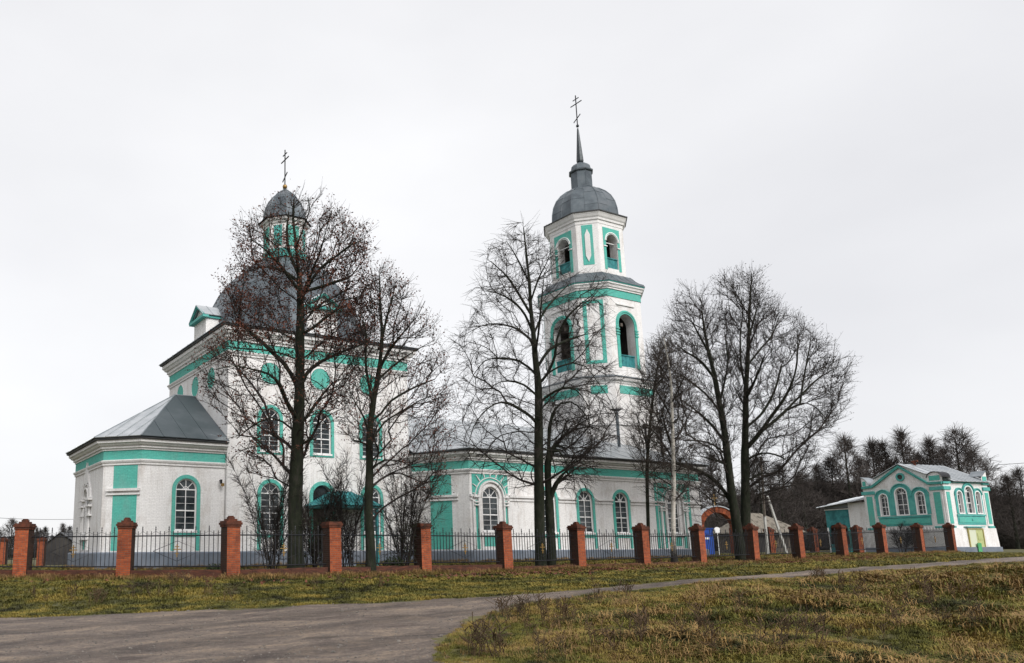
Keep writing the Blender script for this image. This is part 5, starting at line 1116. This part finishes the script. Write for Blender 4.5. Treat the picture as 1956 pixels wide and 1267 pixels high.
C7=[(1262,640),(1285,690),(1290,760),(1290,850),(1270,890),(1225,890),(1205,850),(1210,780),(1220,720),(1240,680)]
grow('tree','thin dense tree before the tower foot, left of the birch','tree',T7,47.5,C7,600,.10,'bare trees in the churchyard',seed=23,tw_per=5,twig=MTWL,tip=.008)
# ---- shrubs
def shrub(label,stems,depth,seed,n=14,r=.03,bark=None,tw=3,npts=170,leaves=None):
    rg=np.random.default_rng(seed); (bx0,by),(tx0,ty0,tx1,ty1)=stems; base=at(bx0,by,depth); base[2]=gz(base[0],base[1]); t=thing('shrub',label,'shrub',tuple(base),'bare shrubs by the church'); mpx=depth/F
    P0=[];P1=[];RA=[];RB=[]; ends=[]
    for k in range(n):
        tx=rg.uniform(tx0,tx1); ty=rg.uniform(ty0,ty0+(ty1-ty0)*.6); dep=depth+rg.uniform(-1,1)*(tx1-tx0)*mpx*.45; q=at(tx,ty,dep); b=base+np.array([rg.normal(0,.18),rg.normal(0,.18),-.05]); c=b+(q-b)*.45+np.array([0,0,.25*np.linalg.norm(q-b)]); pts=[(1-s)**2*b+2*s*(1-s)*c+s*s*q for s in np.linspace(0,1,9)]
        m=MB(); rr=r*rg.uniform(.6,1.1); m.tube(pts,list(np.linspace(rr,rr*.3,9)),5,cap=False); part('stem',m,MTW if bark is None else bark,t)
        for i in range(2,9):
            for z in range(npts//n//2):
                a=pts[i-1]+(pts[i]-pts[i-1])*rg.random(); d=(pts[i]-pts[i-1]); d/=np.linalg.norm(d); v=d*.7+rg.normal(0,.55,3); v[2]+=.25; v/=np.linalg.norm(v); l=rg.uniform(.3,.9)*(1-.05*i); e=a+v*l; P0.append(a);P1.append(e);RA.append(.010);RB.append(.006)
                for y in range(tw):
                    s=rg.uniform(.3,1); a2=a+(e-a)*s; v2=v+rg.normal(0,.5,3); v2/=np.linalg.norm(v2); e2=a2+v2*rg.uniform(.15,.45); P0.append(a2);P1.append(e2);RA.append(.006);RB.append(.004); ends.append(e2)
    V,Fc=frusta(np.array(P0),np.array(P1),np.array(RA),np.array(RB),3); part('twigs',npmesh('twigs',V-base,Fc,MTW),None,t,kind='stuff')
    if leaves:
        nl,size,lm,zc=leaves; E_=np.array(ends); rg2=rg; sel=np.argsort(E_[:,2])[:int(len(E_)*zc)]; pk=rg2.choice(sel,nl); ctr=E_[pk]+rg2.normal(0,.08,(nl,3)); a=rg2.normal(0,1,(nl,3)); a/=np.linalg.norm(a,axis=1,keepdims=True); b=np.cross(a,rg2.normal(0,1,(nl,3))); b/=np.linalg.norm(b,axis=1,keepdims=True)
        V=np.stack([ctr-a*size,ctr+b*size*.6,ctr+a*size,ctr-b*size*.6],1).reshape(-1,3); part('leaves',npmesh('leaves',V-base,np.arange(4*nl).reshape(-1,4),lm),None,t,kind='stuff')
shrub('bare shrub left of the thick mossy trunk, behind the fence',((520,1088),(432,870,575,1060)),34,31,18,npts=230,r=.024)
shrub('dark shrub just right of the thick mossy trunk, below the door canopy',((600,1088),(560,915,655,1075)),33.5,32,16,npts=230,r=.024,leaves=(900,.035,MDG,.6))
shrub('bare shrub between the canopy and the second trunk',((665,1088),(600,860,725,1050)),34,33,18,npts=230,r=.024)
shrub('bare shrub right of the second trunk, before the nave chamfer',((770,1088),(722,880,855,1050)),33,34,18,npts=240,r=.024,leaves=(700,.03,MDG,.35))
shrub('twisted bare sapling before the chapel gable wall',((1727,1050),(1705,995,1752,1040)),66,35,7,r=.03)
def bush(label,px,py,dep,rx,rz,n,seed,size=.05,m=None):
    rg=np.random.default_rng(seed); b=at(px,py,dep); b[2]=gz(b[0],b[1]); t=thing('evergreen_bush',label,'bush',tuple(b)); th=rg.normal(0,1,(n,3)); th/=np.linalg.norm(th,axis=1,keepdims=True); rad=rg.random(n)[:,None]**.4; lump=1+.22*np.sin(th[:,:1]*5+1)*np.cos(th[:,1:2]*4+2)
    ctr=b+th*rad*lump*np.array([rx,rx,rz])+np.array([0,0,rz*.75]); ctr[:,2]=np.maximum(ctr[:,2],b[2]+.03); a=rg.normal(0,1,(n,3)); a/=np.linalg.norm(a,axis=1,keepdims=True); c=np.cross(a,rg.normal(0,1,(n,3))); c/=np.linalg.norm(c,axis=1,keepdims=True)
    V=np.stack([ctr-a*size,ctr+c*size*.6,ctr+a*size,ctr-c*size*.6],1).reshape(-1,3); part('foliage',npmesh('foliage',V-b,np.arange(4*n).reshape(-1,4),m or MDG),None,t,kind='stuff')
    mm=MB(); 
    for k in range(6): mm.tube([b,b+np.array([rg.normal(0,.4)*rx,rg.normal(0,.4)*rx,rz*1.1])],.03,4)
    part('branch',mm,MTW,t)
bush('round dark evergreen bush at the foot of the chapel between two pillars',1775,1054,66,1.1,.75,5000,41)
bush('low dark evergreen bush at the foot of the second trunk',752,1088,32.5,.55,.45,1600,43,.04)
bush('low dark bush at the plinth left of the pillar by the main block',415,1088,33,.5,.3,1200,42,.04)
# ============================================================ WOOD BEHIND THE CHAPEL
PROT=bpy.data.collections.new('tree_forms')
def proto(seed,H,W,conical,npts=420,tw=5,mt=None):
    rg=np.random.default_rng(seed); z=rg.random(npts)**.8*.86+.14; prof=np.where(z<.4,(z/.4)**.6,((1-z)/.6)**(.75 if not conical else .95)); ang=rg.random(npts)*2*np.pi; rr=prof*W*np.sqrt(rg.random(npts))*rg.uniform(.75,1.1,npts)
    pts=np.stack([rr*np.cos(ang),rr*np.sin(ang),z*H],1); tk=np.stack([.03*H*np.sin(np.linspace(0,3,14)+seed)*np.linspace(0,.4,14),np.zeros(14),np.linspace(0,H*.93,14)],1)
    cap=14+npts*5; PP=np.zeros((cap,3)); PP[:14]=tk; PR=np.full(cap,-1); PR[1:14]=np.arange(13); LL=np.zeros(cap); LL[:14]=np.linspace(0,H*.93,14); n=14
    order=np.argsort(rr)
    for k in order:
        q=pts[k]; v=q-PP[:n]; d=np.sqrt((v*v).sum(1))+1e-6; cost=d+.2*LL[:n]+np.maximum(-v[:,2]+.45*np.hypot(v[:,0],v[:,1]),0)*1.1+np.where(PP[:n,2]<.08*H,50,0); j=int(np.argmin(cost)); st=max(1,min(4,int(d[j]/.9))); a=PP[j]; last=j
        for s in range(1,st+1): u_=s/st; PP[n]=a+(q-a)*u_+np.array([0,0,.12*d[j]*math.sin(math.pi*u_)*-1]) ; PR[n]=last; LL[n]=LL[last]+d[j]/st; last=n; n+=1
    PP=PP[:n];PR=PR[:n]; acc=np.zeros(n)
    for k in range(n-1,-1,-1):
        if acc[k]==0: acc[k]=.014**2.3
        if PR[k]>=0: acc[PR[k]]+=acc[k]
    R=acc**(1/2.3)*.9; m=MB(); m.tube([tuple(p) for p in PP[:14]],list(np.linspace(H*.016,H*.004,14)),7,cap=False); tm=m.mesh('trunk',MBK,smooth=True)
    idx=np.arange(14,n); V1,F1=frusta(PP[PR[idx]],PP[idx],np.minimum(R[PR[idx]],R[idx]*1.4),R[idx],3); src=np.repeat(idx,tw); s_=rg.random(len(src))[:,None]; A=PP[PR[src]]*(1-s_)+PP[src]*s_; D=(PP[src]-PP[PR[src]]); D/=np.linalg.norm(D,axis=1,keepdims=True)+1e-9; D=D*.6+rg.normal(0,.5,D.shape); D[:,2]+=.35; D/=np.linalg.norm(D,axis=1,keepdims=True); B=A+D*rg.uniform(.5,1.5,(len(src),1)); rt=np.full(len(src),.018); V2,F2=frusta(A,B,rt,rt*.5,3)
    return tm,npmesh('crown',np.concatenate([V1,V2]),np.concatenate([F1,F2+len(V1)]),mt or MTWF)
forms=[proto(s,14,W,c,tw=6) for s,W,c in ((51,4.6,0),(52,3.6,1),(53,5.4,0),(54,3.2,1))]
def farstree(x,y,s,f,rz,label,group,z=None,sxy=1):
    t=thing('bare_tree',label,'tree',(x,y,gz(x,y)-.1 if z is None else z),group,rz=rz); t.scale=(s*sxy,s*sxy,s)
    for nm,me in (('trunk',forms[f][0]),('crown',forms[f][1])):
        o=bpy.data.objects.new(nm,me); COL.objects.link(o); o.parent=t
    return t
GRP='bare trees of the wood behind the chapel'
FT=[(1577,885,112,1,'low bare tree at the left end of the wood skyline'),(1606,868,112,0,'second tree from the left on the wood skyline'),(1637,826,110,0,'tall tree of the wood rising left of the chapel gable'),(1662,870,116,3,'narrow tree between the tall left one and the chapel gable'),(1690,836,112,3,'slim dark tree directly above the left slope of the chapel gable'),(1712,838,112,1,'slim tree just left of the tallest dark one above the chapel'),(1751,816,110,1,'dark pointed tree above the chapel roof ridge'),(1778,862,114,3,'small tree right of the pointed tree above the chapel roof'),(1803,832,112,3,'narrow tree above the corner gablet of the chapel'),(1826,850,114,0,'small tree left of the broad tree behind the chapel'),(1858,810,106,2,'broad round crowned tree behind the right end of the chapel'),(1885,852,112,0,'tree just right of the broad crowned one'),(1912,930,120,3,'low tree right of the chapel skyline'),(1945,905,95,3,'pale thin tree at the right picture edge'),(1540,905,118,0,'low tree behind the right edge of the forked tree'),(1970,890,100,0,'bare tree on the right picture edge'),(1725,875,118,0,'squat tree filling behind the chapel gable'),(1845,900,118,2,'low broad tree low behind the chapel roof'),(1500,925,120,2,'low tree behind the shingled hut'),(1450,930,122,0,'low tree behind the forked trunks'),(1410,925,122,2,'low tree behind the brick gate'),(1345,880,96,0,'bare tree seen just right of the nave corner above the gate'),(1375,862,99,1,'bare tree behind the gate arch, left of the forked trunks'),(1462,868,98,2,'broad bare tree behind the power pole'),(1502,880,101,0,'bare tree rising behind the right side of the hut'),(1545,895,104,2,'bare tree between the hut and the porch annex')]
for k,(px,py,dep,f,lb) in enumerate(FT):
    b=at(px,1046,dep); g0=gz(b[0],b[1]); tp=at(px,py,dep); H=tp[2]-g0; s=H/14.3; farstree(b[0],b[1],s,f,k*1.7,lb,GRP,sxy=1.15 if H>9 else 1.5)
for k in range(7):
    px=-60+k*36+RNG.uniform(-8,8); dep=150+RNG.uniform(-10,20); b=at(px,1056,dep); farstree(b[0],b[1],.36+RNG.uniform(0,.14),k%4,k*2.1,'small bare tree on the distant horizon left of the apse','distant trees left of the apse',sxy=1.5)
def scatter(name,P,rot,scl,idx,protos,kind='stuff',label=None,cat=None):
    me=bpy.data.meshes.new(name); me.vertices.add(len(P)); me.vertices.foreach_set('co',np.asarray(P,np.float32).ravel())
    a=me.attributes.new('rot','FLOAT_VECTOR','POINT'); a.data.foreach_set('vector',np.asarray(rot,np.float32).ravel()); a=me.attributes.new('scl','FLOAT_VECTOR','POINT'); a.data.foreach_set('vector',np.asarray(scl,np.float32).ravel()); a=me.attributes.new('idx','INT','POINT'); a.data.foreach_set('value',np.asarray(idx,np.int32))
    o=bpy.data.objects.new(name,me); COL.objects.link(o); o['kind']=kind
    if label: o['label']=label; o['category']=cat
    c=bpy.data.collections.new(name+'_forms')
    for k,p in enumerate(protos):
        q=bpy.data.objects.new('form_%02d'%k,p); c.objects.link(q)
    ng=bpy.data.node_groups.new(name+'_scatter','GeometryNodeTree'); ng.interface.new_socket('Geometry',in_out='INPUT',socket_type='NodeSocketGeometry'); ng.interface.new_socket('Geometry',in_out='OUTPUT',socket_type='NodeSocketGeometry')
    gi=ng.nodes.new('NodeGroupInput'); go=ng.nodes.new('NodeGroupOutput'); ip_=ng.nodes.new('GeometryNodeInstanceOnPoints'); ci=ng.nodes.new('GeometryNodeCollectionInfo'); ci.inputs['Collection'].default_value=c; ci.inputs['Separate Children'].default_value=True; ci.inputs['Reset Children'].default_value=True
    def na(nm,dt): n=ng.nodes.new('GeometryNodeInputNamedAttribute'); n.data_type=dt; n.inputs['Name'].default_value=nm; return [s for s in n.outputs if s.enabled and s.name=='Attribute'][0]
    l=ng.links.new; l(gi.outputs[0],ip_.inputs['Points']); l(ci.outputs[0],ip_.inputs['Instance']); ip_.inputs['Pick Instance'].default_value=True
    l(na('idx','INT'),ip_.inputs['Instance Index']); l(na('scl','FLOAT_VECTOR'),ip_.inputs['Scale'])
    er=ng.nodes.new('FunctionNodeEulerToRotation'); l(na('rot','FLOAT_VECTOR'),er.inputs[0]); l(er.outputs[0],ip_.inputs['Rotation']); l(ip_.outputs[0],go.inputs[0])
    md=o.modifiers.new('scatter','NODES'); md.node_group=ng; return o
# dense understorey of the wood: reads as one mass
rg=np.random.default_rng(77); P=[];S=[];Ro=[];I=[]
def thick(x0,x1,top0,top1,n,d0,d1):
    for k in range(n):
        px=rg.uniform(x0,x1); dep=rg.uniform(d0,d1); top=np.interp(px,[x0,x1],[top0,top1])+rg.uniform(-28,40); b=at(px,1046,dep); g0=gz(b[0],b[1]); H=max(2.,at(px,top,dep)[2]-g0); P.append((b[0],b[1],g0-.12*H-.3)); s=H/14; w_=max(s,.45)*rg.uniform(1.0,1.6); S.append((w_,w_,s)); Ro.append((0,0,rg.random()*6.28)); I.append(rg.integers(0,4))
thick(1560,1700,925,905,75,112,135); thick(1700,1900,905,910,75,110,135); thick(1885,2080,952,960,110,104,140); thick(1400,1570,960,925,70,112,135); thick(1560,1960,985,985,120,108,118); thick(1330,1420,975,965,30,110,130); thick(-250,330,1022,1018,170,140,190)
UG=[]
for f in forms: q=f[1].copy(); q.materials.clear(); q.materials.append(MTWU); UG.append(q)
scatter('woodland',P,Ro,S,I,UG,label='dense dark undergrowth of the wood behind the chapel and hut',cat='woodland')
# ============================================================ GRASS, WEEDS, LEAVES
def tuft(seed,n,h,sp,lean,w_,m,segs=2):
    rg=np.random.default_rng(seed); V=[];Fc=[]
    for k in range(n):
        a=rg.random()*6.28; r=sp*math.sqrt(rg.random()); b=np.array([r*math.cos(a),r*math.sin(a),-.02]); d=rg.random()*6.28; hh=h*rg.uniform(.5,1.1); ln=lean*rg.uniform(.2,1)*hh; D=np.array([math.cos(d),math.sin(d),0]); S=np.array([-D[1],D[0],0])*w_*rg.uniform(.7,1.2)
        p1=b+D*ln*.35+np.array([0,0,hh*.6]); p2=b+D*ln+np.array([0,0,hh*(1-.35*lean)]); i=len(V); V+=[b-S,b+S,p1+S*.7,p1-S*.7,p2+S*.15,p2-S*.15]; Fc+=[(i,i+1,i+2,i+3),(i+3,i+2,i+4,i+5)]
    return npmesh('tuft',np.array(V),np.array(Fc),m)
TM=[tuft(k,26,.16,.12,.9,.006,MGR) for k in range(4)]+[tuft(10+k,22,.26,.12,1.0,.006,MST) for k in range(2)]+[tuft(20+k,22,.20,.13,1.1,.007,MGR) for k in range(2)]
TV=[tuft(30+k,26,.10,.12,.9,.006,MGY) for k in range(4)]
def field(n,dfun,mask,seed):
    """points over the ground, denser near the viewer so that tufts cover it"""
    rg=np.random.default_rng(seed); out=[]
    th=rg.uniform(math.radians(-44),math.radians(64),n); dist=dfun(rg.random(n)); h=YAW-th*1.0; x=dist*np.cos(h); y=dist*np.sin(h); ok=mask(x,y); return x[ok],y[ok],dist[ok],rg
def noise2(x,y): return np.sin(x*.9+1.2*np.sin(y*.6))*np.cos(y*.8+.7*np.sin(x*.5))
meadow=lambda x,y:(~inpoly(x,y)|(distpoly(x,y)<.12+.1*wob(x,y)))&(y<np.interp(x,[p[0] for p in NEAR[3:]],[p[1] for p in NEAR[3:]])+.2)&(x>5)
x,y,dist,rg=field(168000,lambda u_:8.5+u_**1.25*40,meadow,5); nz=noise2(x,y)+.5*noise2(x*2.7,y*2.7)
rd=distpoly(x,y); sc=(.75+.5*rg.random(len(x)))*(1+.35*nz)*np.clip(dist/16,.85,1.7)*(.45+.55*sm(.3,3.5,rd)); sel=rg.random(len(x)); idx=np.where(sel<.62,rg.integers(0,4,len(x)),np.where(sel<.62+.13*(1+nz)*.6,rg.integers(4,6,len(x)),rg.integers(6,8,len(x))))
z=ground(x,y); o=scatter('grass',np.stack([x,y,z],1),np.stack([rg.normal(0,.12,len(x)),rg.normal(0,.12,len(x)),rg.random(len(x))*6.28],1),np.stack([sc*1.15,sc*1.15,sc*np.clip(1.1-dist/70,.5,1)],1),idx,TM,label='rough autumn meadow grass, yellow green with straw patches',cat='grass')
verge=lambda x,y:(~inpoly(x,y)|(distpoly(x,y)<.10+.1*wob(x,y)))&(y>=np.interp(x,[p[0] for p in FAR],[p[1] for p in FAR])-.3)
x,y,dist,rg=field(154000,lambda u_:17+u_**1.3*60,verge,6)
# keep out of buildings
ins=((x>15.3)&(x<49.5)&(y>36))|((x>9.2)&(x<15.6)&(y>39.3)); x,y,dist=x[~ins],y[~ins],dist[~ins]; z=ground(x,y); nz=noise2(x,y); sc=(.75+.5*rg.random(len(x)))*np.clip(dist/22,.9,2.0)*(1+.2*nz)
scatter('grass',np.stack([x,y,z],1),np.stack([rg.normal(0,.1,len(x)),rg.normal(0,.1,len(x)),rg.random(len(x))*6.28],1),np.stack([sc*1.2,sc*1.2,sc*.9],1),rg.integers(0,4,len(x)),TV,label='short yellow green grass of the verge and churchyard',cat='grass')
# longer ragged grass and fallen leaves along the foot of the fence, the plinths and the road edge
rg=np.random.default_rng(61); n=9000; k=rg.integers(0,len(fpts)-1,n); s_=rg.random(n); fa_=np.array(fpts); A=fa_[k]*(1-s_)[:,None]+fa_[k+1]*s_[:,None]; A=A+np.stack([rg.normal(0,.1,n),-.22-np.abs(rg.normal(0,.28,n))],1); dens_=rg.random(n)<.35+.65*(noise2(A[:,0]*1.7,A[:,1])>-.1); A=A[dens_]
pr=[(e,f) for e,f in zip(apo,apo[1:])]+[(main[0],main[1]),(refe[0],refe[1]),(refe[1],refe[2])]; B=[]
for e,f in pr:
    e=np.array(e);f=np.array(f);Lf=np.hypot(*(f-e)); q=int(Lf*60); u_=rg.random(q)[:,None]; t_=(f-e)/Lf; nn=np.array([t_[1],-t_[0]]); B.append(e*(1-u_)+f*u_+nn*(.26+np.abs(rg.normal(0,.2,(q,1)))))
A=np.concatenate([A]+B); n=len(A); sc=rg.uniform(.7,1.5,n); scatter('grass',np.stack([A[:,0],A[:,1],ground(A[:,0],A[:,1])],1),np.stack([rg.normal(0,.15,n),rg.normal(0,.15,n),rg.random(n)*6.28],1),np.stack([sc,sc,sc*1.3],1),rg.integers(0,6,n),TM,label='ragged longer grass along the foot of the fence and the church plinth',cat='grass')
# dead weed stalks
def weed(seed,h):
    rg=np.random.default_rng(seed); m=MB()
    for k in range(5):
        b=np.array([rg.normal(0,.06),rg.normal(0,.06),-.03]); t_=b+np.array([rg.normal(0,.14)*h,rg.normal(0,.14)*h,h*rg.uniform(.6,1)]); mid=(b+t_)/2+rg.normal(0,.03,3); m.tube([b,mid,t_],[.006,.005,.003],3,cap=False)
        for q in range(5):
            a=mid+(t_-mid)*rg.random(); m.tube([a,a+np.array([rg.normal(0,.08),rg.normal(0,.08),rg.uniform(.03,.12)])],[.004,.007],3,cap=False)
    return m.mesh('weed',MWE)
WD=[weed(k,.45) for k in range(4)]
rg=np.random.default_rng(9); WP=[];
for px,py,n,spx,spy in ((930,1160,4,14,4),(1140,1152,3,10,4),(1195,1145,2,8,4),(1565,1108,6,14,3),(1640,1130,4,30,10),(1000,1180,10,60,10),(1080,1190,8,80,20),(1250,1210,14,300,40),(1500,1230,16,400,25),(120,1150,8,120,8),(350,1140,10,120,10),(640,1125,4,120,8),(1120,1120,3,160,8),(1800,1150,12,120,20),(930,1250,8,40,12),(325,1108,10,30,4),(340,1120,8,20,6)):
    for k in range(n):
        p=onground(px+rg.normal(0,spx*.6),min(1262,py+rg.normal(0,spy*.6)))
        if not inpoly(p[0],p[1]): WP.append((p[0],p[1],gz(p[0],p[1])))
n=len(WP); sc=rg.uniform(.6,1.25,n); scatter('weeds',WP,np.stack([rg.normal(0,.15,n),rg.normal(0,.15,n),rg.random(n)*6.28],1),np.stack([sc,sc,sc],1),rg.integers(0,4,n),WD,label='dark dead weed stalks standing in the grass',cat='weeds')
# leaf litter along the fence
lf=MB(); lf.add([(-.04,-.02,.01),(.04,-.025,.015),(.045,.02,.02),(-.03,.03,.012)],[(0,1,2,3)]); lm1=lf.mesh('leaf',MLV)
n=24000; X=rg.uniform(3,60,n); off=rg.normal(0,1,n); Y=27.4+(X-15)*.062+np.where(off<0,off*1.6-.2,off*2.4); Y=np.where(X<11,Y+(11-X)*.85,Y); ok=(Y<37)&(rg.random(n)<.04+.96*sm(15,28,X)); X,Y=X[ok],Y[ok]; n=len(X)
scatter('fallen_leaves',np.stack([X,Y,ground(X,Y)+.06],1),np.stack([rg.normal(0,.5,n),rg.normal(0,.5,n),rg.random(n)*6.28],1),np.stack([np.full(n,1.3)]*3,1)*rg.uniform(.7,1.3,(n,1)),np.zeros(n,int),[lm1],label='reddish brown fallen leaves along the fence',cat='leaves')
# gravel and clods on the road
def stone(seed):
    bm=bmesh.new(); bmesh.ops.create_icosphere(bm,subdivisions=1,radius=.03); rg=random.Random(seed)
    for v in bm.verts: v.co*=rg.uniform(.6,1.2); v.co.z*=.55
    me=bpy.data.meshes.new('stone'); bm.to_mesh(me); bm.free(); me.materials.append(noisy('stone_grey_%d'%seed,(.07,.065,.06),(.18,.16,.14),6,.9)); return me
n=6000; th=rg.uniform(math.radians(-34),math.radians(30),n); dd=9+rg.random(n)**1.4*22; X=dd*np.cos(YAW-th); Y=dd*np.sin(YAW-th); ok=inpoly(X,Y)&(distpoly(X,Y)>.1); X,Y=X[ok],Y[ok]; n=len(X); sc=rg.uniform(.2,.9,n)+(rg.random(n)<.02)*1.0
scatter('gravel',np.stack([X,Y,ground(X,Y)+.012],1),np.stack([rg.normal(0,.3,n),rg.normal(0,.3,n),rg.random(n)*6.28],1),np.stack([sc]*3,1),rg.integers(0,3,n),[stone(k) for k in range(3)],label='loose gravel on the worn road',cat='gravel')
